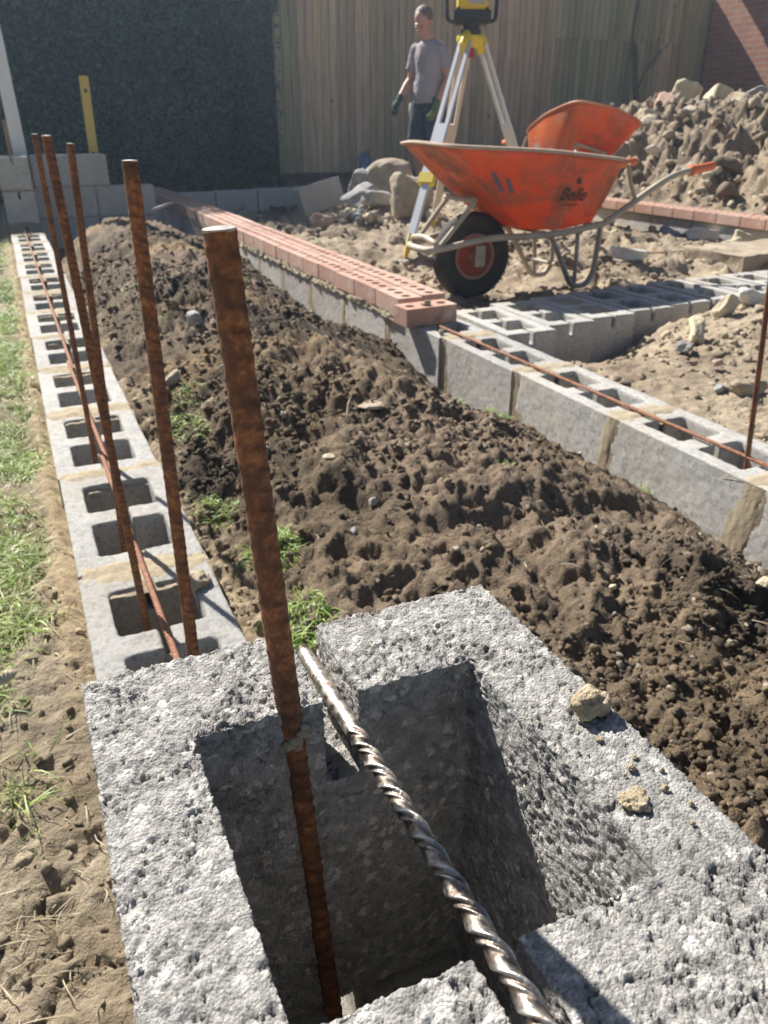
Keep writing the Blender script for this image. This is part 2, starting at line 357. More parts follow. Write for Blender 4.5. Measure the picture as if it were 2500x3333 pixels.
def patch(fn_pos, nu, nv, h_fn, name, mat, parent=None):
    u, v = np.meshgrid(np.linspace(0, 1, nu), np.linspace(0, 1, nv)); P, Nn = fn_pos(u, v)
    h = h_fn(u, v); V = (P + Nn*h[..., None]).reshape(-1, 3)
    i = np.arange(nu-1)[None, :] + np.arange(nv-1)[:, None]*nu
    F = np.stack([i, i+1, i+1+nu, i+nu], -1).reshape(-1, 4)
    return V, F
def mortar_mesh(seed, side, axis='y'):
    """mortar of one vertical joint: filling between blocks, smears on the face and across the top. local: x across wall (0..BW), y=0 at joint centre, z=0 at wall top"""
    Vs = []; Fs = []; n = 0
    mb = MB().box((.0025, -.0065, -.21), (BW-.0025, .0065, -.0025))
    V = np.array(mb.v); F = np.array(mb.f); Vs.append(V); Fs.append(F); n += len(V)
    def top(u, v):
        P = np.stack([u*BW, (v-.5)*.15, np.zeros_like(u)], -1); return P, np.array([0, 0, 1.])
    rs = np.random.RandomState(seed); c0 = rs.uniform(-.01, .02); wd = rs.uniform(.42, .66)
    def ht(u, v):
        e = np.minimum(u, 1-u)*4; m = 1-np.abs(v-.5)*2/wd
        return .009*(np.minimum(m, .6)*.9 + .55*fbm(u*7+seed, v*5, None, 4, seed) - .12 - .5*ss(.25, 0, e)) - .001
    V, F = patch(top, 46, 34, ht, '', None); Vs.append(V); Fs.append(F+n); n += len(V)
    if side:
        ws = rs.uniform(.03, .075)
        def fr(u, v):
            P = np.stack([np.zeros_like(u), (u-.5)*.16, -v*.212], -1); return P, np.array([-1., 0, 0])
        def hf(u, v):
            m = 1-np.abs(u-.5-.08*np.sin(v*4+seed))*.16/(ws*.5)
            return .003*(np.minimum(m, .5) + .55*fbm(u*16+seed, v*7, None, 4, seed+1) + .02)
        V, F = patch(fr, 52, 60, hf, '', None); Vs.append(V); Fs.append(F+n)
    me = mesh_np('mortar_joint', np.concatenate(Vs), np.concatenate(Fs), True); me.materials.append(M['mortar_side'] if side else M['mortar'])
    return me
mort_top = [mortar_mesh(s, False) for s in (1, 2, 3)]
mort_side = [mortar_mesh(s, True) for s in (11, 12, 13, 14)]
def part_block(parent, x, y, z, rot=0, i=0, name='concrete_block'):
    o = link(name, blocks[i % 3], None, parent); o.location = (x, y, z-BH); o.rotation_euler = (0, 0, rot); return o

# left wall
lw = thing('block_wall', (0, 0, -.215), 'long low wall of open hollow concrete blocks beside the grass strip, running away from the camera', 'wall')
for k in range(-4, 12):
    y1 = 1.226+.446*k
    b = part_block(lw, -.004+.002*math.sin(k*2.1), y1-BL, .215+(.0015*math.sin(k*1.7)), 0, k)
    j = link('mortar_joint', mort_top[k % 3], None, lw); j.location = (-.002, y1+.005, .215)
# lower, hidden course is omitted: ground covers it
# pier and return wall at the far end
fw_ = thing('block_wall', (0, 6.6, 0), 'short shaded block wall standing two courses higher behind the far end of the row of open blocks', 'wall')
for z in (.235, .462):
    part_block(fw_, -.005 if z < .3 else -.012, .02, z, 0, 1)
for z, xs in ((.235, (.215, .665)), (.462, (.225, .0)), (.01, (.215, .665))):
    for i, x in enumerate(xs):
        if x == 0: continue
        o = part_block(fw_, x, .53, z, R_(-90), i)
part_block(fw_, .62, .53, .462, R_(-90), 2).scale = (1, .34, 1)
mm = MB(); mm.box((-.002,.035,.0),(.205,.3,.02)); mm.box((-.002,.035,.235),(.205,.3,.247)); mm.box((.22,.325,.235),(.76,.52,.247)); mm.box((.22,.325,.01),(1.09,.52,.022)); mm.box((.652,.325,.02),(.664,.52,.235)); mm.box((.203,.33,0),(.216,.5,.46))
mm.build('mortar_joint', M['mortar_side'], fw_)

# right wall (mortared, smeared joints, bricks on its far part)
rw = thing('block_wall', (1.325, 0, -.215), 'low mortared wall of hollow blocks with its lit side face to the dark soil mound', 'wall')
for k in range(-2, 18):
    y1 = 1.06+.4565*k
    dx_ = -.020*float(ss(2.0, 3.2, y1))
    part_block(rw, dx_, y1-.006-BL-.008, .215, 0, k+1)
    j = link('mortar_joint', mort_side[k % 4], None, rw); j.location = (dx_-.0005, y1, .215)
    j.scale = (1.0, 1, 1)
def brick_mesh(holes=3):
    """perforated brick, long axis x: 215 x 102.5 x 65"""
    L, W, Hh = .215, .1025, .065; bm = bmesh.new(); n = 16; r = .019
    cxs = [L*(i+.5)/3*.94+L*.03 for i in range(3)]; cells = [(L*i/3, L*(i+1)/3) for i in range(3)]
    def quadring(z, flip):
        for (x0, x1), cx_ in zip(cells, cxs):
            ring = []; outer = []
            for k in range(n):
                a = 2*math.pi*k/n; dx, dy = math.cos(a), math.sin(a)
                ring.append(bm.verts.new((cx_+r*dx, W/2+r*dy, z)))
                tx = (x1-cx_)/dx if dx > 1e-9 else ((x0-cx_)/dx if dx < -1e-9 else 1e9)
                ty = (W/2)/abs(dy) if abs(dy) > 1e-9 else 1e9
                tt = min(tx, ty); outer.append(bm.verts.new((cx_+tt*dx, W/2+tt*dy, z)))
            corners = [(x1, W), (x0, W), (x0, 0), (x1, 0)]
            for k in range(n):
                k2 = (k+1) % n; o1, o2 = outer[k].co, outer[k2].co
                mid = None
                if abs(o1.x-o2.x) > 1e-7 and abs(o1.y-o2.y) > 1e-7:
                    qd = int((k+.5)/n*4); mid = bm.verts.new((*corners[qd], z))
                f = [ring[k], outer[k]] + ([mid] if mid else []) + [outer[k2], ring[k2]]
                bm.faces.new(f if not flip else f[::-1])
            yield ring
    top = list(quadring(Hh, False)); bot = list(quadring(0, True))
    for a, b in zip(top, bot):
        for k in range(n): bm.faces.new((a[k], a[(k+1) % n], b[(k+1) % n], b[k]))
    P = [(0,0),(L,0),(L,W),(0,W)]
    for i in range(4):
        (a, b), (c, d) = P[i], P[(i+1) % 4]
        bm.faces.new([bm.verts.new(q) for q in ((a,b,0),(c,d,0),(c,d,Hh),(a,b,Hh))])
    bmesh.ops.remove_doubles(bm, verts=bm.verts, dist=1e-5); bmesh.ops.recalc_face_normals(bm, faces=bm.faces)
    me = bpy.data.meshes.new('brick'); bm.to_mesh(me); bm.free(); me.materials.append(M['brick']); return me
brk = brick_mesh()
bc = thing('brick_course', (1.3095, 2.7, 0), 'single course of pink perforated bricks laid two abreast on the low block wall', 'brickwork')
rr = random.Random(4)
for k in range(28):
    for s in (0, 1):
        o = link('brick', brk, None, bc); y = .05+.2255*k + (.0 if s == 0 else .03)
        o.rotation_euler = (rr.uniform(-.01,.01), rr.uniform(-.01,.01), R_(90)+rr.uniform(-.012,.012)); o.location = (.1025+s*.112+rr.uniform(-.003,.003)-.012, y, .015)
mm = MB(); Vx, Fx = patch(lambda u, v: (np.stack([np.full_like(u, -.009), u*6.3+.05, v*.034-.012], -1), np.array([-1., 0, 0])), 900, 6, lambda u, v: .011*fbm(u*260, v*3, None, 3, 3)+.001+.004*(1-v), '', None)
me = mesh_np('mortar_bed', Vx, Fx); link('mortar_bed', me, M['mortar_side'], bc)
MB().box((-.002, .06, -.004), (.212, 6.3, .0135)).build('mortar_bed', M['mortar_side'], bc)
o = link('brick', brk); o.location = (1.262, 2.605, .004); o.rotation_euler = (R_(.5), R_(-.5), R_(3))
tag(o, 'single pink three-hole brick laid crossways at the near end of the brick course', 'brick')

# perpendicular dry laid wall: blocks side by side, end faces to the camera
pw = thing('block_wall', (1.56, 2.57, 0), 'double-width cross wall of hollow blocks laid side by side, partly shaded, in front of the wheelbarrow', 'wall')
fronts = [(1.552, 2.375), (1.772, 2.435), (2.0, 2.47), (2.228, 2.505), (2.458, 2.535), (2.708, 2.55), (2.945, 2.56), (3.18, 2.57), (3.41, 2.575)]
for i, (x, y) in enumerate(fronts):
    part_block(pw, x-1.56, y-2.57, 0, R_(-.8 if i < 2 else .3), i)
mp_ = MB(); 
Vx, Fx = patch(lambda u, v: (np.stack([2.0-1.56+.21*u, -.085+.42*v, np.zeros_like(u)], -1), np.array([0, 0, 1.])), 40, 60, lambda u, v: -.004+.006*fbm(u*6, v*9, None, 3, 5), '', None)
link('mortar_fill', mesh_np('mortar_fill', Vx, Fx), M['mortar_side'], pw)
for x in (2.68, 2.925, 3.395): MB().box((x-1.56, .02, -.21), (x-1.56+.022, .40, -.006)).build('mortar_joint', M['mortar_side'], pw)

# third wall with brick course, right background
tw = thing('block_wall', (4.79, 2.6, -.215), 'far low block wall under red bricks at the foot of the spoil heap', 'wall')
for k in range(0, 13):
    part_block(tw, 0, .4565*k, .215, 0, k); j = link('mortar_joint', mort_side[(k+1) % 4], None, tw); j.location = (-.001, .4565*k-.01, .215); j.scale = (1, .35, 1)
tb = thing('brick_course', (4.775, 2.6, 0), 'single course of red bricks on the far low wall in front of the spoil heap', 'brickwork')
for k in range(26):
    for s in (0, 1):
        o = link('brick', brk, None, tb); o.rotation_euler = (0, rr.uniform(-.006,.006), R_(90)); o.location = (.1025+s*.112-.008, .2255*k, .013)
MB().box((.004, 0, -.004), (.215, 5.8, .0125)).build('mortar_bed', M['mortar_side'], tb)
# shaded wall behind, running to the right near the fence
bw = thing('block_wall', (1.56, 8.72, -.185), 'shaded grey block wall in front of the hedge, beyond the far end of the bricks', 'wall')
for k in range(-2, 4): part_block(bw, .449*k, .21, .215+.008*k, R_(-90), k)

# concrete footing at right
me = remeshed(MB().box((0,0,-.25),(1.0,.45,0)).mesh('f'), .014); V, N = vn(me); x, y, z = V.T
setv(me, V+N*(.022*fbm(x*7, y*7, z*7, 4, 8))[:, None]); ft = link('footing', me, M['st_brown']); ft.location = (3.84, 3.46, -.012); ft.rotation_euler = (0, 0, R_(4))
tag(ft, 'rough cast concrete footing edge beyond the cross wall, at the right', 'footing')

# ------------------------------------------------------------------ ground
_ey = [-5, .8, 1.2, 1.55, 1.85, 2.27, 2.45, 2.85, 3.3, 3.7, 4.4, 5.1, 6.2, 6.9, 30]
_ez = [-.19, -.19, -.165, -.155, -.155, -.21, -.21, -.12, -.16, -.21, -.17, -.10, -.10, -.17, -.17]
_lz = ([-5, 1.0, 1.5, 2.0, 3.2, 4.2, 5.5, 30], [-.06, -.05, -.05, -.015, -.015, -.12, -.22, -.22])
_cz = ([-5, .9, 1.5, 2.4, 4.0, 5.3, 6.1, 6.6, 30], [-.03, .0, .045, .07, .075, .10, .05, -.16, -.18])
def gs(a, c, w): return np.exp(-((np.asarray(a)-c)/w)**2)
def terr(x, y, detail=True):
    x = np.asarray(x, float); y = np.asarray(y, float)
    lo = fbm(x*1.7, y*1.7, None, 3, 1); mid = fbm(x*6, y*6, None, 3, 2)
    # outer left strip
    zl = -.065+.018*lo+.012*mid - .03*ss(-.25, -.6, x) - .05*ss(1.0, .5, y) + .018*gs(x, -.03, .02)*ss(.9, 1.3, y)
    # mound between the walls
    u = np.clip((x-.21)/(1.325-.21), 0, 1)
    e1 = np.interp(y, *_lz); e2 = np.interp(y, _ey, _ez); c = np.interp(y, *_cz)
    base = e1*(1-u)+e2*u; bump_ = np.sin(np.pi*np.clip(u, 0, 1)**.85)**.75
    zm = base+(c-base)*bump_
    rg = 1-np.abs(fbm(x*4.3, y*4.3, None, 3, 21)); rg2 = 1-np.abs(fbm(x*10, y*10, None, 3, 22))
    lump = .026*mid + .045*fbm(x*2.6, y*2.6, None, 2, 26) + .034*(rg**3-.45) + .016*(rg2**3-.45)
    zm = zm + lump*(.35+.65*np.clip(bump_*1.3, 0, 1))
    wa = worley(x*11+.4*mid, y*11, 0*x, 301); wb = worley(x*30, y*30+mid, 0*x, 305); cr_ = ss(-.25, .2, fbm(x*2.1, y*2.1, None, 3, 25)); zm = zm + cr_*(.042*(.22-wa**2)+.018*(.22-wb**2)+.012*(.22-worley(x*62, y*62, 0*x, 309)**2)) 
    xx_ = np.clip(x, .5, 1.325); ysil = y*1.325/xx_; sil = .68+(np.interp(ysil, _ey, _ez)-.68)*xx_/1.325
    zm = np.where(x > .5, np.minimum(zm, sil+.012*mid), zm); zm = np.minimum(zm, e2+.01+.55*(1.325-x)+.02*mid); zm = zm - .07*gs(x, .30, .09)*ss(2.6, 4.4, y)
    # ground right of the right wall
    zr = -.035+.012*lo+.010*mid - .16*gs(x, 1.93, .34)*gs(y, 2.42, .26) + .075*gs(x, 2.62, .42)*gs(y, 2.12, .30) + .03*ss(2.6, 3.4, x)
    # interior behind the cross wall
    rgi = 1-np.abs(fbm(x*3.1, y*3.1, None, 4, 23)); zi = -.085+.024*lo+.020*mid+.08*(rgi**4-.45)+.026*(.25-worley(x*9+mid, y*9, 0*x, 321)**2)*ss(-.2, .3, fbm(x*1.5, y*1.5, None, 2, 24)) - .03*gs(x, 2.0, .25)*gs(y, 3.4, .3) + .09*ss(6.6, 8.6, y)*ss(2.9, 3.3, x) - .11*ss(6.6, 7.2, y)*ss(3.0, 2.6, x) + .03*gs(x, 2.95, .6)*gs(y, 6.7, .6) - .03*gs(x, 3.2, .5)*gs(y, 3.4, .25)
    zi = zi + .045*ss(3.55, 3.75, x+.06*mid)*ss(4.45, 4.1, x)*ss(3.8, 4.1, y) - .035*ss(4.2, 4.5, x)
    zb = np.where(y > 2.80, zi, zr); w = ss(1.43, 1.44, x)
    z = np.where(x < .1, zl, np.where(x < 1.43, zm, zb))
    if detail:
        k = np.where((x > .1) & (x < 1.43), 1., np.where(x < .1, .55, .7)); r3 = 1-np.abs(fbm(x*24, y*24, None, 4, 31))
        z = z + k*(.020*(r3**3-.5) + .006*fbm(x*60, y*60, None, 3, 32))
        cr = np.abs(fbm(x*9, y*9, None, 3, 41)); z = z - .018*ss(.035, 0, cr)*np.where(x < .0, 1, .3)
    z = z - .09*ss(6.5, 7.0, y)*(x < 1.4)
    def foot(z, x0, x1, y0, y1, h):
        return np.where((x > x0+.008) & (x < x1-.008) & (y > y0) & (y < y1), np.minimum(z, h), z)
    z = foot(z, -.005, .207, -3, 7.05, -.218); z = foot(z, 1.325, 1.537, -2, 9.2, -.218); z = foot(z, 1.545, 3.62, 2.45, 3.0, -.218)
    z = foot(z, 4.79, 5.0, 2.6, 9, -.218)
    return z
def soilcol(x, y):
    x = np.asarray(x, float); y = np.asarray(y, float)
    n = fbm(x*2.6, y*2.6, None, 4, 51)*.5+.5; n2 = fbm(x*11, y*11, None, 4, 52)*.5+.5; n3 = fbm(x*45, y*45, None, 3, 53)*.5+.5
    def mixc(a, b, t): t = np.clip(t, 0, 1)[..., None]; return np.array(a)*(1-t)+np.array(b)*t
    dark = mixc((.055,.038,.023), (.20,.145,.088), n2*1.25-.1)
    ochre = mixc((.20,.13,.07), (.34,.23,.12), n2)
    far = ss(1.2, 3.2, y); m = dark*(1-(far*ss(.5, .66, n))[..., None]) + ochre*(far*ss(.5, .66, n))[..., None]
    wet = ss(.50, .66, fbm(x*3.1+9, y*3.1, None, 4, 58)*.5+.5); m = m*(1-.55*wet[..., None])
    du = ss(.48, .72, fbm(x*1.9, y*1.9, None, 3, 57)*.5+.5+.16*gs(x, .80, .3)*gs(y, 1.5, .7)); m = m*(1-.6*du[..., None])+np.array((.27,.20,.14))*.6*du[..., None]
    edge = np.maximum(ss(.30, .22, x), .0)*ss(.35, .6, n2); m = m*(1-edge[..., None]) + np.array((.36,.28,.18))*edge[..., None]
    lft = mixc((.22,.17,.11), (.40,.33,.235), n2*1.5-.25); sand = mixc((.36,.27,.16), (.46,.36,.23), n2)
    s = ss(-.07, -.03, x)*ss(.9, 1.2, y); lft = lft*(1-s[..., None])+sand*s[..., None]
    inn = mixc((.20,.145,.095), (.47,.385,.275), (n*.7+n2*.9)-.25)
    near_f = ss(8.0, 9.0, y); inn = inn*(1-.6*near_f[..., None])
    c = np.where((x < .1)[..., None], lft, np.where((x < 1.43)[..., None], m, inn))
    return c*(.82+.36*n3)[..., None]
def axis(parts):
    return np.concatenate([np.asarray(p) for p in parts])
xs = axis([-np.geomspace(60, 1.05, 26), np.arange(-1, -.36, .02), np.arange(-.36, 1.56, .0062), np.arange(1.56, 5, .016), np.arange(5, 10, .06), np.geomspace(10.2, 60, 16)])
yy = [.25]
while yy[-1] < 11: yy.append(yy[-1]+max(.0042, .0062*yy[-1]))
ys = axis([-np.geomspace(60, .3, 30), np.arange(-.25, .24, .025), yy, np.geomspace(11.5, 60, 16)])
X, Y = np.meshgrid(xs, ys); Z = terr(X, Y)
nx = len(xs); ii = (np.arange(nx-1)[None, :] + np.arange(len(ys)-1)[:, None]*nx)
F = np.stack([ii, ii+1, ii+1+nx, ii+nx], -1).reshape(-1, 4)
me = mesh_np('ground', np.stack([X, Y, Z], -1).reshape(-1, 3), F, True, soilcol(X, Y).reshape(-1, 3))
tag(link('ground', me, M['soil']), kind='structure')

# ------------------------------------------------------------------ scattered clods / pebbles
def ico_variants(n, sub, amp, fq, flat=1.):
    out = []
    for i in range(n):
        bm = bmesh.new(); bmesh.ops.create_icosphere(bm, subdivisions=sub, radius=1)
        V = np.array([v.co[:] for v in bm.verts]); rq = np.random.RandomState(200+i)
        for _ in range(7):
            nr_ = rq.normal(size=3); nr_ /= np.linalg.norm(nr_); lm = rq.uniform(.45, .85); dd = V@nr_; kk = dd > lm; V[kk] -= np.outer(dd[kk]-lm, nr_)
        V = V*1.2; Fc = np.array([[v.index for v in f.verts] for f in bm.faces]); bm.free()
        d = 1+amp*fbm(V[:, 0]*fq+7*i, V[:, 1]*fq, V[:, 2]*fq, 3, 60+i); V = V*d[:, None]; V[:, 2] *= flat; out.append((V, Fc))
    return out
ICO = ico_variants(10, 2, .75, 1.9); ICO1 = ico_variants(6, 1, .5, 1.3)
def scatter(P, r, cols, var, rs, squash=.75):
    Vs = []; Fs = []; Cs = []; n = 0
    idx = rs.randint(0, len(var), len(P)); 
    for k in range(len(var)):
        sel = np.where(idx == k)[0]
        if not len(sel): continue
        V, Fc = var[k]; m = len(sel)
        a = rs.uniform(0, 2*np.pi, m); b = rs.uniform(0, 2*np.pi, m); ca, sa, cb, sb = np.cos(a), np.sin(a), np.cos(b), np.sin(b)
        v = V[None]*(r[sel][:, None, None]*rs.uniform(.75, 1.3, (m, 1, 3)))
        x1 = v[..., 0]*cb[:, None]+v[..., 2]*sb[:, None]; z1 = -v[..., 0]*sb[:, None]+v[..., 2]*cb[:, None]; y1 = v[..., 1]
        x2 = x1*ca[:, None]-y1*sa[:, None]; y2 = x1*sa[:, None]+y1*ca[:, None]
        W = np.stack([x2, y2, z1*squash], -1)+P[sel][:, None, :]
        Vs.append(W.reshape(-1, 3)); Fs.append((Fc[None]+(np.arange(m)*len(V))[:, None, None]+n).reshape(-1, 3)); Cs.append(np.repeat(cols[sel], len(V), 0)); n += m*len(V)
    return np.concatenate(Vs), np.concatenate(Fs), np.concatenate(Cs)
def clods(name, n, xr, yr, rmin, rmax, pw_, rs, colmul=(.8, 1.25), mask=None, logy=True, label=None):
    x = rs.uniform(*xr, n); y = np.exp(rs.uniform(math.log(yr[0]), math.log(yr[1]), n)) if logy else rs.uniform(*yr, n)
    if mask is not None:
        k = rs.rand(n) < mask(x, y); x, y = x[k], y[k]
    r = rmin+(rmax-rmin)*rs.rand(len(x))**pw_; r = r*(1+.22*np.minimum(y, 6))
    z = terr(x, y)+r*rs.uniform(-.35, .35, len(x)); c = soilcol(x, y)*rs.uniform(*colmul, (len(x), 1))
    st = rs.rand(len(x)) < .035; c[st] = np.array((.34, .29, .22))*rs.uniform(.7, 1.2, (st.sum(), 1))
    V, Fc, C = scatter(np.stack([x, y, z], -1), r, c, ICO, rs)
    return V, Fc, C
rs = np.random.RandomState(5)
cm = lambda x, y: np.clip(.25+1.3*(fbm(x*3.2, y*3.2, None, 3, 71)+.25), .08, 1)
V, Fc, C = clods('c', 42000, (.225, 1.31), (.38, 5.0), .0011, .0070, 3.0, rs, (.55, 1.3), mask=cm)
tag(link('soil_clods', mesh_np('soil_clods', V, Fc, True, C), M['clod']), 'loose dark crumbs and clods of earth on the mound between the two block walls', 'soil', kind='stuff')
V, Fc, C = clods('c', 2000, (-.42, -.012), (.42, 5), .0012, .0075, 4, rs, mask=lambda x, y: np.clip(1.15-.55*y, .12, 1))
tag(link('soil_clods', mesh_np('soil_clods', V, Fc, True, C), M['clod']), 'crumbs of tan earth along the left edge of the foreground blocks', 'soil', kind='stuff')
def inmask(x, y):
    ok = ~((y > 2.40) & (y < 3.03) & (x < 3.7)); return ok*np.clip(.25+.8*ss(-.1, .4, fbm(x*1.6, y*1.6, None, 3, 77))+.9*gs(x, 2.55, .55)*gs(y, 2.15, .4)+.8*gs(x, 3.0, .9)*gs(y, 6.6, .9)+.3*gs(x, 4.3, .5), 0, 1)
V, Fc, C = clods('c', 19000, (1.56, 4.75), (1.0, 9.0), .0016, .0135, 3.6, rs, (.55, 1.35), inmask)
tag(link('pebbles', mesh_np('pebbles', V, Fc, True, C), M['clod']), 'small stones and grit strewn over the sandy ground inside the foundations', 'pebbles', kind='stuff')

# ------------------------------------------------------------------ stones
def stone_mesh(seed, dims, mat, angular=.0, sub=4, amp=.28):
    bm = bmesh.new(); bmesh.ops.create_icosphere(bm, subdivisions=sub, radius=1)
    V = np.array([v.co[:] for v in bm.verts]); rs_ = np.random.RandomState(seed)
    if angular:
        p = 2+angular*8; V = V/((np.abs(V)**p).sum(1)**(1/p))[:, None]
        for _ in range(5):
            nrm = rs_.normal(size=3); nrm /= np.linalg.norm(nrm); lim = rs_.uniform(.72, .95); d = V@nrm; k = d > lim; V[k] -= np.outer(d[k]-lim, nrm)
    d = 1+amp*fbm(V[:, 0]*1.1+seed, V[:, 1]*1.1, V[:, 2]*1.1, 3, seed)+.05*fbm(V[:, 0]*7, V[:, 1]*7, V[:, 2]*7+seed, 3, seed+1)
    V = V*d[:, None]*np.array(dims)/2
    for v, c in zip(bm.verts, V): v.co = c
    me = bpy.data.meshes.new('stone'); bm.to_mesh(me); bm.free()
    me.polygons.foreach_set('use_smooth', [True]*len(me.polygons)); me.materials.append(M[mat]); return me
def put_stone(seed, loc, dims, mat, label, ang=.4, rot=(0, 0, 0), name='stone', cat='stone', group=None, amp=.28):
    o = link(name, stone_mesh(seed, dims, mat, ang, 4, amp)); o.location = loc; o.rotation_euler = rot; return tag(o, label, cat, group)
put_stone(1, (3.16, 6.45, .11), (.40,.30,.36), 'st_brown', 'big upright tan boulder with a flat top in the rubble pile by the fence', .5, (.1,.15,.3))
put_stone(2, (3.36, 7.30, .19), (.48,.34,.34), 'st_brown', 'rounded buff boulder at the top of the rubble pile behind the upright boulder', .2, (.1,-.2,.1))
put_stone(3, (3.10, 7.42, .16), (.24,.22,.24), 'st_grey', 'pale grey rounded stone left of the buff boulder on the rubble pile', .2)
put_stone(4, (2.95, 7.05, .08), (.32,.22,.11), 'st_grey', 'dark grey slab stone tilted on the left of the rubble pile', .6, (.1,-.45,.4))
put_stone(5, (3.0, 6.80, .08), (.28,.2,.13), 'st_grey', 'flat light-topped grey stone in the middle of the rubble pile', .6, (.05,.1,.2))
put_stone(6, (3.20, 6.12, -.0), (.11,.1,.09), 'st_cream', 'small cream stone at the foot of the big upright boulder', .3)
put_stone(7, (2.25, 6.18, -.02), (.19,.12,.11), 'st_pink', 'pinkish stone lying alone between the bricks and the rubble pile', .4, (.1,.2,.5))
put_stone(8, (3.42, 3.94, -.04), (.26,.09,.07), 'st_white', 'white wedge-shaped stone lying on the sandy floor near the footing', .6, (.0,.15,-.25))
put_stone(9, (2.17, 2.10, .02), (.13,.05,.04), 'st_cream', 'yellow elongated stone leaning on the small stone pile behind the right wall', .5, (.3,-.5,.9))
put_stone(10, (2.45, 2.25, .045), (.07,.05,.11), 'st_cream', 'cream upright stone at the top of the small stone pile by the cross wall', .3, (.3,.5,.1))
put_stone(11, (1.80, 1.62, -.015), (.045,.03,.028), 'st_grey', 'small blue-grey egg-shaped pebble on the sand behind the right wall', .1, (0,.2,.6), amp=.12)
put_stone(12, (1.87, 1.585, -.015), (.14,.07,.055), 'st_brown', 'flat brown clod-like stone beside the egg-shaped pebble', .3, (.1,.2,-.2))
put_stone(13, (2.02, 2.0, -.005), (.075,.05,.035), 'st_grey', 'grey shard on the left edge of the small stone pile', .5, (.2,.3,.8))
put_stone(14, (1.99, 1.82, -.01), (.04,.025,.02), 'st_pink', 'tiny red stone at the foot of the small stone pile', .3)
put_stone(15, (2.66, 2.34, .055), (.11,.08,.06), 'st_white', 'white sparkling stone at the right end of the small stone pile', .5, (.2,.3,.2))
put_stone(16, (2.10, 4.42, -.075), (.09,.08,.04), 'st_grey', 'flat grey pebble under the tripod foot', .3, amp=.12)
put_stone(17, (2.55, 4.55, -.06), (.30,.2,.08), 'st_white', 'pale flat stone on the ground behind the wheelbarrow wheel', .5, (0,.1,.3))
for i, (x, y, s) in enumerate([(3.3,4.9,.09),(3.5,5.1,.07),(3.05,4.75,.10),(3.9,4.7,.08),(3.65,4.35,.06),(4.6,4.9,.12),(4.62,4.2,.13),(2.72,4.3,.08),(2.85,4.62,.11),(4.35,4.05,.10)]):
    put_stone(30+i, (x, y, float(terr(x, y))+s*.25), (s*1.5, s, s*.8), ['st_cream','st_brown','st_grey'][i % 3], 'loose fist-sized stone on the sandy ground between the foundations', .4, (.2*i, .3, i), group='loose stones on the sandy floor')
rg = random.Random(3)
RUB = [stone_mesh(80+i, (.07, .055, .045), ['st_cream','st_brown','st_grey'][i % 3], .3, 2) for i in range(8)]
for i in range(60):
    a = rg.uniform(0, 6.28); q = rg.random()**.5; x, y = 2.62+.33*q*math.cos(a), 6.45+.3*q*math.sin(a); s = rg.uniform(.035, .075)
    h = .10*(1-q)+.0
    o = link('stone', RUB[i % 8])
    o.location = (x, y, float(terr(x, y))+h+s*.2); o.rotation_euler = (a, q, a*2); o.scale = (s/.055,)*3; tag(o, 'small pale rubble stone in the heap left of the upright boulder', 'stone', 'small rubble stones')

# leaning grey block in the shade and debris
o = link('concrete_block', blocks[2]); o.scale = (.5, 1.05, 1.2); o.rotation_mode = 'XYZ'
o.location = (2.62, 7.80, -.15); o.rotation_euler = (R_(13), R_(-8), R_(-84)); tag(o, 'loose grey block leaning at an angle in the shade left of the rubble pile', 'block')
def sheet(name, loc, w, h, mat, label, cat, seed, rot=(0,0,0), amp=.3):
    u, v = np.meshgrid(np.linspace(0, 1, 40), np.linspace(0, 1, 34)); k = (1-.65*v)
    P = np.stack([(u-.5)*w*k + .1*w*fbm(v*3, u*2, None, 2, seed), .25*w*fbm(u*3, v*3, None, 3, seed+1)+.12*w*np.cos(u*6.28), v*h*(1-.4*np.abs(u-.5)**1.2*1.5)], -1).reshape(-1, 3)
    i = np.arange(39)[None, :]+np.arange(33)[:, None]*40; Fq = np.stack([i, i+1, i+41, i+40], -1).reshape(-1, 4)
    o = link(name, mesh_np(name, P, Fq), M[mat]); m = o.modifiers.new('s', 'SOLIDIFY'); m.thickness = .004; o.location = loc; o.rotation_euler = rot; return tag(o, label, cat)
sheet('plastic_sack', (3.86, 9.1, .02), .30, .42, 'blue_plastic', 'crumpled blue-grey plastic sack standing by the fence behind the rubble', 'sack', 4)
sheet('plastic_sack', (4.15, 9.2, .02), .34, .22, 'blue_plastic', 'low slumped blue plastic sack beside the standing one', 'sack', 9)
sheet('plastic_strip', (1.98, 7.5, -.10), .5, .10, 'screen', 'torn pale plastic strip lying in the shade behind the brick course', 'plastic', 14, (R_(-30), 0, R_(20)))
put_stone(50, (.98, 6.0, .15), (.20,.035,.02), 'st_grey', 'torn pale strip of plastic lying on top of the far end of the soil mound', .2, (0, R_(-16), R_(14)), 'plastic_strip', 'plastic')
MB().box((-.012,-.006,0), (.012,.006,.30)).build('batten', M['screen']).rotation_euler = (R_(20), R_(62), R_(35))
o = bpy.data.objects['batten']; o.location = (.47, 6.45, -.14); tag(o, 'short pale strip of wood leaning against the far shaded block wall', 'batten')

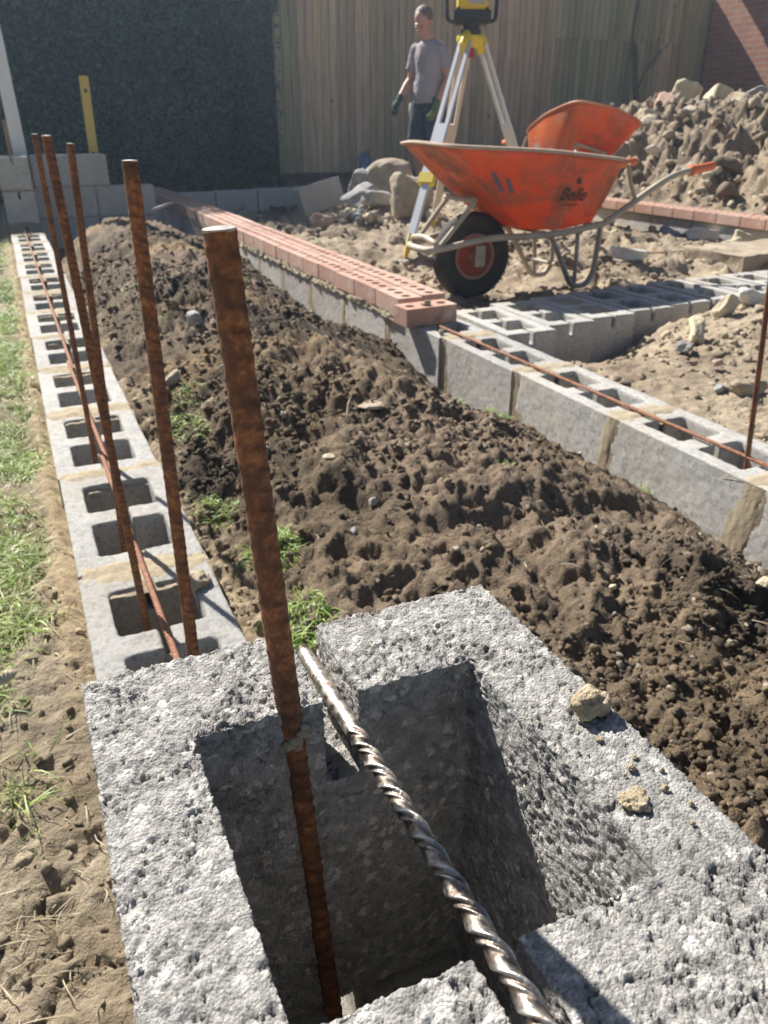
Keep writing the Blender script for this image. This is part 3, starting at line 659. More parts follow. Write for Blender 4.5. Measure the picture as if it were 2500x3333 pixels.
# ------------------------------------------------------------------ spoil heap
hx, hy = np.meshgrid(np.arange(4.93, 9.9, .022), np.arange(3.0, 9.9, .026))
def heaph(x, y):
    a = .66*(x-5.0); b = .80+.10*fbm(x*.8, y*.8, None, 2, 91); h = np.minimum(a, b) - .06*np.exp(-((a-b)/.2)**2)
    h = np.minimum(h, .75*(8.9-y)); h = np.minimum(h, .9*(y-2.9))
    h = h - .17*gs(x, 5.75, .30)*gs(y, 5.32, .26) - .12*gs(x, 5.35, .2)*gs(y, 6.2, .2)
    rg_ = 1-np.abs(fbm(x*2.6, y*2.6, None, 4, 92))
    rh2 = 1-np.abs(fbm(x*7, y*7, None, 4, 98)); return h + .27*(rg_**2-.62)*ss(-.05, .3, h) - .09*worley(x*6, y*6, 0*x, 311)**2*ss(0, .2, h) + .03 + .13*(rh2**3-.5)*ss(-.05, .25, h) + .03*fbm(x*14, y*14, None, 3, 93) + .012*fbm(x*26, y*26, None, 3, 94)
hz = heaph(hx, hy)
n1 = fbm(hx*2, hy*2, None, 4, 95)*.5+.5; n2 = fbm(hx*12, hy*12, None, 3, 96)*.5+.5
cc = np.array((.15,.11,.075))*(1-n1[..., None])+np.array((.40,.32,.22))*n1[..., None]; cc = cc*(.7+.6*n2[..., None])
i = np.arange(hx.shape[1]-1)[None, :]+np.arange(hx.shape[0]-1)[:, None]*hx.shape[1]; w = hx.shape[1]
heap = thing('spoil_heap', (5.0, 6.0, 0), 'tall heap of lumpy dug earth and rubble before the brick house', 'earth heap')
me = mesh_np('earth', np.stack([hx-5., hy-6., hz], -1).reshape(-1, 3), np.stack([i, i+1, i+1+w, i+w], -1).reshape(-1, 4), True, cc.reshape(-1, 3))
link('earth', me, M['soil'], heap)
n = 2300; x = rs.uniform(5.0, 8.6, n); y = rs.uniform(3.3, 8.6, n); r = .012+.06*rs.rand(n)**4; z = heaph(x, y)+r*rs.uniform(-.4, .3, n)
c = (np.array((.22,.17,.12))*rs.uniform(.5, 1.9, (n, 1))); lt = rs.rand(n) < .22; c[lt] = np.array((.48,.42,.32))*rs.uniform(.8, 1.2, (lt.sum(), 1))
V, Fc, C = scatter(np.stack([x-5, y-6, z], -1), r, c, ICO, rs, .85)
o = link('clods', mesh_np('clods', V, Fc, True, C), M['clod'], heap); o['kind'] = 'stuff'
for sd, loc, dm, mt, lb_, an, rt in [
    (61, (6.44,7.22,.80), (.10,.26,.26), 'st_pink', 'pinkish brick-like slab standing at the left shoulder of the spoil heap', .7, (.1,.35,.2)),
    (62, (6.65,7.15,.88), (.34,.26,.24), 'st_cream', 'large yellowish block-shaped stone on top of the spoil heap next to the pinkish slab', .7, (.1,.25,.4)),
    (63, (7.14,7.19,.87), (.36,.28,.20), 'st_cream', 'pointed cream stone on the crest of the spoil heap in the middle', .6, (.1,.5,.2)),
    (64, (6.88,6.62,.78), (.32,.2,.22), 'st_cream', 'bright cream rounded slab just below the crest of the spoil heap', .3, (.3,.1,.6)),
    (65, (6.75,6.49,.66), (.36,.2,.09), 'st_cream', 'flat cream slab under the bright rounded slab on the spoil heap', .6, (.1,-.2,.5)),
    (66, (6.46,6.66,.70), (.26,.14,.20), 'st_grey', 'blue-grey slab stone near the top of the spoil heap', .6, (.2,.6,.2)),
    (67, (6.05,6.95,.66), (.26,.2,.16), 'st_cream', 'pale rounded stone low on the left shoulder of the spoil heap', .2, (.1,.2,.3)),
    (68, (6.24,6.86,.65), (.22,.14,.12), 'st_white', 'whitish stone between the pale rounded stone and the grey slab on the heap', .4, (.3,-.4,.2)),
    (69, (6.06,6.74,.55), (.34,.26,.18), 'st_brown', 'broad tan stone below the whitish stone at the left of the heap', .4, (.1,.1,.2)),
    (70, (5.50,6.22,.40), (.16,.1,.08), 'st_white', 'small white stone on the lower left flank of the heap', .4, (.2,.4,.2)),
    (71, (7.30,6.86,.86), (.26,.24,.22), 'st_grey', 'knobbly grey lump at the right end of the crest of the heap', .1, (0,0,.2)),
    (73, (4.66,4.62,-.06), (.24,.10,.10), 'st_white', 'white stone lying against the far low wall under the bricks', .4, (.1,.15,-.3))]:
    put_stone(sd, (loc[0], loc[1], loc[2]+(.05 if sd < 72 else 0)), tuple(.95*v for v in dm), mt, lb_, min(1, an+.25), rt, amp=.18)
for q, (x, y, z, l) in enumerate([(5.36,5.12,.17,'teal scrap of plastic half buried at the foot of the spoil heap'), (5.22,5.24,.14,'smaller green scrap of plastic left of the teal one')]):
    o = MB().tube([(0,0,0),(.03,.01,.06),(.05,.0,.13-.04*q)], [.014,.03-.008*q,.012], 8, ry=[.006,.012,.006]).build('plastic_scrap', M['teal'], smooth=True); o.location = (x, y, z-.02); o.rotation_euler = (.2, .2+.6*q, .4); tag(o, l, 'plastic')

# ------------------------------------------------------------------ grass
def blades(P, L, W, C, rs, droop=1., seg=5, lean=None):
    n = len(P); a = rs.uniform(0, 2*np.pi, n); el = rs.uniform(.15, 1.25, n) if lean is None else rs.uniform(*lean, n)
    pts = [P]; dirs = []; e = el.copy(); aa = a.copy(); tw = rs.normal(0, .25, n)
    for k in range(seg):
        d = np.stack([np.cos(e)*np.cos(aa), np.cos(e)*np.sin(aa), np.sin(e)], -1); pts.append(pts[-1]+d*(L/seg)[:, None]); e = e-droop*rs.uniform(.15, .6, n); aa = aa+tw
    side = np.stack([-np.sin(a), np.cos(a), np.zeros(n)], -1)*(1)+rs.normal(0, .35, (n, 3)); side /= np.linalg.norm(side, axis=1)[:, None]
    V = []
    for k, p in enumerate(pts):
        w_ = W*(1-(k/seg)**2*.92)*.5; V += [p-side*w_[:, None], p+side*w_[:, None]]
    V = np.stack(V, 1); m = 2*(seg+1)
    Fq = np.array([[2*k, 2*k+1, 2*k+3, 2*k+2] for k in range(seg)]); Fq = (Fq[None]+(np.arange(n)*m)[:, None, None]).reshape(-1, 4)
    return V.reshape(-1, 3), Fq, np.repeat(C, m, 0)
def grass_cols(n, rs, dry=.12):
    t = rs.rand(n, 1); c = np.array((.20,.33,.07))*(1-t)+np.array((.44,.56,.16))*t; k = rs.rand(n) < dry; c[k] = np.array((.38,.33,.17))*rs.uniform(.7, 1.2, (k.sum(), 1)); return c
rs = np.random.RandomState(9)
nt_ = 800; cy = np.exp(rs.uniform(math.log(.86), math.log(7.5), nt_)); cx = -.055-rs.uniform(0, 1, nt_)**1.3*.62
k = (1.7*fbm(cx*4.5, cy*2.8, None, 3, 101) + .22 - .25*ss(.09, .05, -cx) - .5*ss(1.05, .9, cy)) > rs.uniform(-.2, .1, nt_); cx, cy = cx[k], cy[k]
m_ = 95; n = len(cx)*m_; q = np.abs(rs.normal(0, .028, n)); a = rs.uniform(0, 6.283, n); x = np.repeat(cx, m_)+q*np.cos(a); y = np.repeat(cy, m_)+q*1.6*np.sin(a); k = x < -.022; x, y = x[k], y[k]; n = len(x)
L = rs.uniform(.03, .085, n)*(1+.06*y)*np.where(rs.rand(n) < .2, .5, 1); P = np.stack([x, y, terr(x, y)-.003], -1)
gc = grass_cols(n, rs, .3)*(.75+.5*(fbm(x*6, y*6, None, 2, 102)*.5+.5))[:, None]
G1 = blades(P, L, rs.uniform(.0012, .0024, n)*(1+.12*y), gc, rs, .9, 5, (.1, 1.0))
tag(link('grass', mesh_np('grass', *G1[:2], True, G1[2]), M['blade']), 'tufted green grass left of the long open block wall', 'grass', kind='stuff')
cl = [(.30,1.0,.05,420),(.33,1.22,.05,300),(.28,1.45,.04,160),(.30,1.86,.06,240),(.42,2.9,.07,120),(1.19,1.86,.035,260),(1.26,1.30,.02,30),(.45,3.6,.08,100),(.27,.86,.04,260),(.36,2.1,.05,90),(1.1,1.95,.03,60),(.9,1.35,.02,14)]
Ps = []
for cx_, cy_, r_, m_ in cl:
    a = rs.uniform(0, 6.28, m_); q = r_*np.sqrt(rs.rand(m_)); xx, y_ = cx_+q*np.cos(a), cy_+1.5*q*np.sin(a); Ps.append(np.stack([xx, y_, terr(xx, y_)], -1))
P = np.concatenate(Ps); n = len(P); G2 = blades(P, rs.uniform(.02, .05, n), rs.uniform(.0014, .003, n), grass_cols(n, rs, .05), rs)
tag(link('grass', mesh_np('grass', *G2[:2], True, G2[2]), M['blade']), 'small sprouting tufts of green grass on and beside the soil mound', 'grass', kind='stuff')
# straw
Ps = []
for cx_, cy_, rx_, ry_, m_ in [(-.10,.66,.07,.10,46),(-.085,.80,.08,.12,40),(-.10,.52,.08,.10,14),(1.15,.80,.12,.10,190),(1.02,.70,.10,.08,50),(.85,1.0,.3,.3,36),(.6,1.6,.3,.6,36),(-.03,1.2,.05,.3,26)]:
    xx = cx_+rx_*rs.normal(0, .6, m_); y_ = cy_+ry_*rs.normal(0, .6, m_); Ps.append(np.stack([xx, y_, terr(xx, y_)+.002], -1))
P = np.concatenate(Ps); P = P[(P[:, 0] < -.012) | (P[:, 0] > .23)]; n = len(P); C = np.array((.50,.42,.27))*rs.uniform(.55, 1.15, (n, 1))
G3 = blades(P, rs.uniform(.02, .085, n), rs.uniform(.0007, .0016, n), C, rs, .45, 7, (.0, .5))
tag(link('straw', mesh_np('straw', *G3[:2], True, G3[2]), M['blade']), 'dry pale straw and dead roots lying on the soil', 'straw', kind='stuff')
def leafmesh(L, W):
    mb = MB(); vs = []; fs = []
    for i in range(7):
        t = i/6; w_ = W*.5*math.sin(math.pi*min(1, t*.93+.04))**.8; z = .25*L*math.sin(t*2.4)
        vs += [(t*L, -w_, z+.3*w_), (t*L, 0, z), (t*L, w_, z+.35*w_)]
    for i in range(6):
        a = i*3; fs += [(a, a+3, a+4, a+1), (a+1, a+4, a+5, a+2)]
    return mb.add(vs, fs)
o = leafmesh(.042, .016).build('leaf', M['st_cream'], smooth=True); o.modifiers.new('s', 'SOLIDIFY').thickness = .0006; o.location = (-.142, 1.035, -.035); o.rotation_euler = (.7, .1, .75); tag(o, 'dry pale curled leaf lying in the grass at the left edge', 'leaf')
o = MB().tube([(0,0,-.02),(0,0,.02),(.006,0,.05)], [.018,.013,.002], 5, ry=[.006,.005,.001]).build('stone_shard', M['st_brown'], bevel=.001); o.location = (.685, 1.74, float(terr(.685, 1.74))+.012); o.rotation_euler = (R_(-12), R_(6), R_(-20)); tag(o, 'pale pointed stone shard standing upright in the dark soil mound', 'stone')
put_stone(57, (.735, 1.72, float(terr(.735, 1.72))+.004), (.06,.045,.012), 'st_brown', 'flat pale stone flake lying beside the upright shard on the mound', .5)
for i, (x, y, s) in enumerate([(.52,1.44,.02),(.62,1.52,.02),(.56,1.30,.016),(1.06,.78,.03),(.70,1.12,.018),(.47,1.18,.014),(.95,1.10,.022),(.34,2.2,.05),(.52,2.75,.06),(.80,.86,.014),(1.18,1.05,.016),(.43,1.6,.022)]):
    put_stone(110+i, (x, y, float(terr(x, y))+s*.25), (s*1.3, s, s*.7), ['st_cream','st_brown','st_grey'][i % 3], 'small pale pebble embedded in the dark soil mound', .2, (i, .4*i, i), 'pebble', 'pebble', 'pale pebbles on the soil mound', .15)

# ------------------------------------------------------------------ rebars
def rebar_mesh(p0, p1, d, n=20, ribs=True):
    p0, p1 = Vector(p0), Vector(p1); L = (p1-p0).length; m = max(2, int(L/.0014)) if ribs else 2
    T = (p1-p0).normalized(); N = T.orthogonal().normalized(); B = T.cross(N)
    s = np.linspace(0, L, m)[:, None]; a = (np.arange(n)*2*np.pi/n)[None, :]; r0 = d/2*.95
    sad = np.abs(np.sin(a)); rib = np.clip(np.cos(2*np.pi*(s/.0085+np.cos(a)*.28))-.35, 0, 1)/.65*sad
    long_ = np.exp(-((np.abs(np.sin(a))-.0)/.16)**2)
    r = r0*(1+(.075*rib+.06*long_)*(1 if ribs else 0)) + (.00025*fbm(s*400+0*a, a*2+0*s, None, 2, 3) if ribs else 0)
    P = np.array(p0)[None, None]+s[..., None]*np.array(T)+r[..., None]*(np.cos(a)[..., None]*np.array(N)+np.sin(a)[..., None]*np.array(B))
    i = np.arange(m-1)[:, None]*n+np.arange(n)[None, :]; j = np.arange(m-1)[:, None]*n+(np.arange(n)+1)[None, :] % n
    tn = (1-.48*np.clip(rib*1.3, 0, 1)*(.6+.8*np.clip(fbm(s*90+0*a, a*1.5+0*s, None, 3, 8)+.4, 0, 1)))*(1+0*s) if ribs else np.ones((m, n))
    tc_ = np.stack([tn*1.12, tn, tn*.95], -1).reshape(-1, 3)
    me = mesh_np('bar', P.reshape(-1, 3), np.stack([i, j, j+n, i+n], -1).reshape(-1, 4), True, tc_); return me
def rebar(p0, p1, d, label, mat='rust', group=None, ribs=True, cut=True):
    t = thing('rebar', p0, label, 'rebar', group); q = Vector(p1)-Vector(p0); link('bar', rebar_mesh((0,0,0), q, d, ribs=ribs), M[mat], t)
    if cut:
        mb = MB(); T = q.normalized(); N = T.orthogonal().normalized(); B = T.cross(N); vs = []
        for k in range(20): a = k*math.pi/10; vs.append(q+T*.0006+(N*math.cos(a)+B*math.sin(a))*d*.480*(1+.04*math.sin(3*a)))
        mb.add([q+T*.0011]+vs, [(0, 1+k, 1+(k+1) % 20) for k in range(20)]); mb.add([v-T*.0009 for v in vs]+vs, [(k, (k+1) % 20, 20+(k+1) % 20, 20+k) for k in range(20)])
        mb.build('cut_end', M['cut_steel'], t)
    return t
ra = rebar((.0985,.2655,.03), (.0615,.2665,.649), .0115, 'thick rusty reinforcing bar nearest the camera, standing in the cell of the large foreground block')
mb = MB(); ic = ICO[2][0]; Fi = [tuple(f) for f in ICO[2][1]]
for k, (dx, dz, s) in enumerate([(.0,.0,.0032),(.003,.003,.0026),(-.003,-.002,.0026),(.0045,.0065,.002),(.001,-.004,.002)]):
    mb.add([(v[0]*s+.0736-.0985+dx, v[1]*s*.6+.2605-.2655, v[2]*s+.434-.03+dz) for v in ic], Fi)
mb.build('mortar_splash', M['mortar'], ra, smooth=True)
rebar((.086,.646,-.2), (.088,.646,.655), .012, 'rusty upright bar directly behind the nearest one, darker at its middle', cut=True)
rebar((.088,1.09,-.2), (.058,1.09,.666), .012, 'thicker-looking rusty bar in the middle of the three clustered at the left')
rebar((.079,1.36,-.2), (.103,1.36,.652), .012, 'rusty upright bar rightmost of the three clustered at the left')
rebar((.083,1.80,-.2), (.075,1.80,.660), .012, 'rusty upright bar leftmost and farthest of the three clustered at the left')
rebar((1.435,1.155,-.2), (1.335,1.155,.655), .012, 'rusty upright bar standing in the right wall at the right edge of the picture')
for p0, p1, l in [((.085,6.45,.007),(.096,2.52,.007),'long thin rusty bar lying along the far part of the open block wall'), ((.088,2.60,.013),(.104,1.60,.008),'short rusty bar lying along the middle of the open block wall'), ((.094,1.76,.014),(.108,.40,.008),'rusty ribbed bar lying along the near part of the open block wall')]:
    rebar(p0, p1, .010, l, 'rust_bar', cut=False)
rebar((1.372,2.58,.010), (1.42,.72,.010), .010, 'rusty ribbed bar lying along the top of the right mortared wall', 'rust_bar', cut=False)
rebar((3.15,4.02,-.055), (4.15,3.86,-.03), .008, 'thin rusty rod lying on the sandy ground before the footing', 'rust_bar', ribs=False, cut=False)

# ------------------------------------------------------------------ masonry drill bit
T0 = Vector((.1012,.331,.4275)); N0 = Vector((.0958,.117,.4520)); ax = (N0-T0).normalized(); Lb = .365
b_ = thing('drill_bit', T0, 'spiral steel masonry drill bit with rusty flutes resting in the notches of the foreground block', 'drill bit')
m = 760; na = 44; s = np.linspace(0, Lb, m)[:, None]; a = (np.arange(na)*2*np.pi/na)[None, :]
lead = .030; ph = ((a-2*np.pi*s/lead*-1)/(2*np.pi)*2) % 1.
saw = np.where(ph < .62, .42+.58*(ph/.62)**1.6, np.where(ph < .72, 1-(ph-.62)/.10*.65, np.where(ph < .93, .35+.45*((ph-.72)/.21), .8-(ph-.93)/.07*.38)))
rf = .0016+.0029*saw; fl = ss(.078, .083, s)
rsk = .0041*(1-.10*ss(.004, 0, s)); g1 = ss(.35, .1, np.abs(((a-1.2+np.pi) % (2*np.pi))-np.pi))*ss(.0, .004, s)*ss(.026, .020, s); rsk = rsk-.0013*g1
r = rsk*(1-fl)+rf*fl + .00006*fbm(s*700+0*a, a*3+0*s, None, 2, 5)
Nn = ax.orthogonal().normalized(); Bn = ax.cross(Nn)
P = s[..., None]*np.array(ax)+r[..., None]*(np.cos(a)[..., None]*np.array(Nn)+np.sin(a)[..., None]*np.array(Bn)); P = P.reshape(-1, 3)
i = np.arange(m-1)[:, None]*na+np.arange(na)[None, :]; j = np.arange(m-1)[:, None]*na+(np.arange(na)+1)[None, :] % na
F = np.stack([i, j, j+na, i+na], -1).reshape(-1, 4)
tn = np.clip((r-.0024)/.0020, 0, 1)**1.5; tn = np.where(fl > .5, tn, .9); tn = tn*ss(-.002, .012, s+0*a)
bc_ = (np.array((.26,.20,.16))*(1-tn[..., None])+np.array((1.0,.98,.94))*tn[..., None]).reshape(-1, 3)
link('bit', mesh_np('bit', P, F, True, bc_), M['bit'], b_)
cp = MB(); cp.add([(0,0,0)]+[tuple(P[k]) for k in range(na)], [(0, 1+(k+1) % na, 1+k) for k in range(na)]); cp.build('shank_end', M['black'], b_)

# mortar crumbs on the foreground block
def crumb(loc, s, sq, label, seed):
    me = stone_mesh(seed, (s*2, s*1.7, s*2*sq), 'mortar', 0, 4, .5); V, N = vn(me); k = 1/s; setv(me, V+N*(s*.30*fbm(V[:, 0]*k*2.6, V[:, 1]*k*2.6, V[:, 2]*k*2.6, 3, seed)+s*.20*(.5-worley(V[:, 0]*k*3.2, V[:, 1]*k*3.2, V[:, 2]*k*3.2, seed)))[:, None])
    o = link('mortar_crumb', me); o.location = loc; return tag(o, label, 'mortar crumb')
crumb((.1915,.2075,.4545), .0082, .75, 'yellowish crumb of dried mortar on the right edge of the foreground block', 3)
crumb((.1745,.160,.4515), .0062, .34, 'flatter crumb of mortar nearer the camera on the foreground block', 5)
for i, (x, y, s) in enumerate([(.184,.192,.0014),(.186,.174,.0018),(.191,.178,.0014),(.196,.168,.0012),(.1905,.160,.0016),(.194,.150,.0012),(.181,.172,.001),(.188,.143,.0011)]):
    o = crumb((x, y, .4507), s, .7, 'tiny orange grain of mortar on top of the foreground block', 40+i); o['group'] = 'mortar grains on the foreground block'
crumb((.172,1.135,.008), .024, .45, 'grey lump of mortar on the near part of the open block wall', 21)
crumb((1.335,2.47,.012), .012, .8, 'small mortar lump on the right wall in front of the single brick', 22)
crumb((1.36,2.64,.075), .014, .8, 'grey mortar lump on the single crossways brick', 23)

# ------------------------------------------------------------------ wheelbarrows
def cr(pts, n=6):
    """catmull-rom through points"""
    P = [Vector(p) for p in pts]; out = []
    for i in range(len(P)-1):
        a, b, c, d = P[max(i-1, 0)], P[i], P[i+1], P[min(i+2, len(P)-1)]
        for k in range(n):
            t = k/n; out.append(.5*((2*b)+(c-a)*t+(2*a-5*b+4*c-d)*t*t+(3*b-a-3*c+d)*t**3))
    out.append(P[-1]); return out
def ring_pts(corners, div):
    """closed half outline (y<0 side) from nose centre to rear centre, mirrored"""
    half = []
    for (a, b), n in zip(zip(corners[:-1], corners[1:]), div):
        for k in range(n): half.append(Vector(a).lerp(Vector(b), k/n))
    half.append(Vector(corners[-1]))
    full = half + [Vector((p.x, -p.y, p.z)) for p in half[-2:0:-1]]
    return full
def tray_rings(nr=12):
    div = (14, 14, 14, 12)
    rim = ring_pts([(-.325,0,.603),(-.262,-.285,.588),(.20,-.325,.568),(.665,-.300,.520),(.675,0,.520)], div)
    bot = ring_pts([(.145,0,.232),(.165,-.165,.232),(.36,-.195,.222),(.575,-.175,.250),(.580,0,.250)], div)
    def sm(p, it):
        for _ in range(it): p = [p[i]*.5+(p[i-1]+p[(i+1) % len(p)])*.25 for i in range(len(p))]
        return p
    rim, bot = sm(rim, 16), sm(bot, 4); nose = set(list(range(0, 12))+list(range(len(rim)-11, len(rim))))
    rings = []
    for k in range(nr+1):
        t = k/nr; R = []
        for i in range(len(rim)):
            p = bot[i].lerp(rim[i], t); c = Vector((.3, 0, p.z)); o = (p-c); o.z = 0
            bow = .012*math.sin(math.pi*t); p = p+o.normalized()*bow
            if i in nose: 
                yy_ = p.y; w_ = ss(0, .15, t)*ss(1, .85, t); p = p+Vector((-.7, 0, -.7))*(.0045*math.cos(yy_/.028*math.pi)*float(w_))
            R.append(p)
        rings.append(R)
    return rings
def make_barrow(loc, rot, label, worn=False, fuzzy=False):
    t = thing('wheelbarrow', loc, label, 'wheelbarrow', rot=rot)
    rings = tray_rings(); n = len(rings[0]); vs = [p for r in rings for p in r]
    fs = [(k*n+i, k*n+(i+1) % n, (k+1)*n+(i+1) % n, (k+1)*n+i) for k in range(len(rings)-1) for i in range(n)]
    mb = MB().add(vs, fs); mb.f.append(tuple(range(n)))
    me = mb.mesh('tray', True); o = link('tray', me, M['orange2' if worn else 'orange'], t); o.modifiers.new('s', 'SOLIDIFY').thickness = .003
    from mathutils.bvhtree import BVHTree
    bv = BVHTree.FromPolygons([v.co for v in me.vertices], [tuple(p.vertices) for p in me.polygons])
    rim = rings[-1]; lip = rim+[rim[0]]
    MB().tube([p+Vector((0,0,.002)) for p in lip], .0085, 8, False, ry=.013).build('tray_rim', M['rim_orange' if worn else 'rim_dirt'], t, smooth=True)
    # frame: one bent tube from grip to grip round the front of the wheel
    fm = M['frame']; hp = []
    hz_ = .045 if worn else 0; S = [(1.17,.285,.49+hz_),(1.02,.285,.47+hz_),(.93,.28,.448+hz_),(.82,.27,.392),(.62,.235,.262),(.56,.225,.238),(.30,.205,.205),(.0,.165,.198),(-.20,.135,.166),(-.275,.11,.155),(-.295,.06,.153)]
    path = cr([(x, -y, z) for x, y, z in S]+[(x, y, z) for x, y, z in S[::-1]], 6)
    MB().tube(path, .0155, 10).build('frame', fm, t, smooth=True)
    for s_ in (-1, 1):
        MB().tube([(1.185,s_*.286,.492+hz_),(1.165,s_*.286,.489+hz_),(1.06,s_*.286,.476+hz_),(1.035,s_*.286,.472+hz_),(1.028,s_*.286,.471+hz_)], [.012,.021,.021,.027,.018], 12).build('grip', M['grip'], t, smooth=True)
        leg = cr([(.27,s_*.195,.213),(.33,s_*.19,.18),(.42,s_*.18,.04),(.47,s_*.175,-.035),(.51,s_*.175,-.052),(.565,s_*.175,-.045),(.60,s_*.178,.01),(.605,s_*.185,.10),(.60,s_*.20,.235)], 6)
        MB().tube(leg, .0135, 10).build('leg', M['frame_grey'] if s_ < 0 and not worn else fm, t, smooth=True)
        MB().tube([(.475,s_*.19,.225),(.49,s_*.18,.08),(.495,s_*.175,-.045)], .011, 8).build('leg_strut', M['frame_grey'] if s_ < 0 and not worn else fm, t, smooth=True)
        MB().tube([(.672,s_*.26,.505),(.70,s_*.262,.42),(.745,s_*.26,.345)], .009, 8).build('rear_stay', fm, t, smooth=True)
        # nose stay up to the tray and axle bracket
        MB().tube(cr([(-.245,s_*.118,.162),(-.18,s_*.125,.235),(-.09,s_*.13,.335),(-.06,s_*.12,.365)], 5), .0125, 8).build('nose_stay', fm, t, smooth=True)
        b = MB().box((-.026,-.003,-.045), (.026,.003,.052)); o = b.build('axle_bracket', fm, t, bevel=.001); o.location = (0, s_*.085, .145-.04)
    MB().tube(cr([(-.245,-.118,.16),(-.262,-.115,.185),(-.262,0,.20),(-.262,.115,.185),(-.245,.118,.16)], 5), .0125, 8).build('nose_stay', fm, t, smooth=True)
    MB().tube([(-.075,-.13,.362),(-.075,.13,.362)], .0125, 8, ry=.02).build('nose_bar', fm, t, smooth=True)
    MB().tube([(.49,-.185,.03),(.49,.185,.03)], .010, 8).build('leg_brace', fm, t, smooth=True)
    MB().box((.22,-.2,.216),(.26,.2,.222)).box((.54,-.2,.236),(.575,.2,.243)).build('cross_bar', fm, t)
    # wheel, axis along y
    w = bpy.data.objects.new('wheel', None); COL.objects.link(w); w.parent = t; w.location = (0, 0, .100)
    A = Matrix.Rotation(R_(90), 4, 'X')
    prof = [(.104,-.030),(.114,-.038),(.150,-.046),(.178,-.044),(.193,-.034),(.200,-.018),(.202,0),(.200,.018),(.193,.034),(.178,.044),(.150,.046),(.114,.038),(.104,.030),(.101,0)]
    me = MB().lathe(prof, A, 120, True).mesh('tyre', True)
    V, N = vn(me); rr_ = np.sqrt(V[:, 0]**2+V[:, 2]**2); an = np.arctan2(V[:, 2], V[:, 0]); tr = ss(.182, .192, rr_); V += N*(.0022*tr*np.sign(np.sin(an*60+np.sign(V[:, 1])*1.5+V[:, 1]*60)))[:, None]; setv(me, V)
    link('tyre', me, M['tyre'], w)
    MB().lathe([(.107,-.038),(.094,-.036),(.088,-.020),(.088,.020),(.094,.036),(.107,.038),(.109,.02),(.109,-.02)], A, 48, True).build('rim', M['rim_dusty'], w, smooth=True)
    sp = MB()
    for k in range(20):
        Rk = Matrix.Rotation(2*math.pi*k/20, 4, 'Y')
        sp.box((.028,-.016,-.0035), (.092,.016,.0035), Rk)
    sp.lathe([(.09,-.010),(.030,-.012),(.030,.012),(.09,.010)], A, 40, True)
    sp.build('spokes', M['rim_red'], w)
    MB().lathe([(.030,-.052),(.032,-.03),(.032,.03),(.030,.052)], A, 20).build('hub', M['rim_dusty'], w, smooth=True)
    MB().tube([(0,-.095,0),(0,.095,0)], .008, 10).build('axle', fm, w)
    # lettering, projected on the side panel
    side = 1 if worn else -1
    cu = bpy.data.curves.new('txt', 'FONT'); cu.body = 'Belle'; cu.size = .105; cu.shear = .28; cu.offset = .0022; cu.resolution_u = 3
    to = bpy.data.objects.new('txt', cu); COL.objects.link(to); tm = bpy.data.meshes.new_from_object(to.evaluated_get(bpy.context.evaluated_depsgraph_get())); bpy.data.objects.remove(to)
    def project(V2, F2, name, mat, x0, z0, sgn, rotz=0):
        out = []
        for vx, vz in V2:
            c_, s__ = math.cos(rotz), math.sin(rotz); px, pz = x0+(vx*c_-vz*s__)*(-sgn), z0+vx*s__+vz*c_
            h = bv.ray_cast(Vector((px, sgn*1., pz)), Vector((0, -sgn, 0)))
            if h[0] is None: return None
            nn = h[1] if h[1].y*sgn > 0 else -h[1]
            out.append(h[0]+nn*.0022)
        mbx = MB().add(out, F2); o = mbx.build(name, mat, t, recalc=False); sm_ = o.modifiers.new('s', 'SOLIDIFY'); sm_.thickness = .0008; sm_.offset = 0; return o
    bm = bmesh.new(); bm.from_mesh(tm); bmesh.ops.remove_doubles(bm, verts=bm.verts, dist=1e-5); bmesh.ops.triangulate(bm, faces=bm.faces); bmesh.ops.subdivide_edges(bm, edges=bm.edges, cuts=1)
    wd = max(v.co.x for v in bm.verts); V2 = [(v.co.x-wd/2, v.co.y-.035) for v in bm.verts]; F2 = [tuple(v.index for v in f.verts) for f in bm.faces]; bm.free()
    k_ = .75 if not worn else .7; V2 = [(a*k_, b*k_) for a, b in V2]; mt = M['letter_pale' if worn else 'letter']
    project(V2, F2, 'lettering', mt, .375, .385, side, R_(-3) if side < 0 else R_(3))
    bar = [(-.05,-.002),(.05,-.002),(.05,.002),(-.05,.002)]; project(bar, [(0,1,2,3)], 'underline', mt, .375, .338, side, R_(-3) if side < 0 else R_(3))
    cw = [(-.012,-.012),(.012,-.012),(.016,.012),(.007,.0),(.0,.017),(-.007,.0),(-.016,.012)]; project(cw, [(0,1,3,4),(0,4,5,6),(1,2,3)], 'emblem', mt, .385, .442, side)
    if not worn:
        for q in ([(-.146,.489),(-.125,.489),(-.055,.408),(-.078,.408)], [(-.070,.463),(-.052,.463),(-.006,.399),(-.028,.399)]):
            project([(a-(-.06), b-.44) for a, b in q], [(0,1,2,3)], 'scuff', M['tape'], -.06+.07, .44, side)
    return t
make_barrow((2.02,3.46,0), (0,0,R_(0)), 'front orange wheelbarrow, seen side on, with dusty rim and dark lettering')
make_barrow((4.028,5.383,.146), (.278,.178,1.369), 'second orange wheelbarrow behind, tipped with its ribbed nose and side panel towards the camera', True)

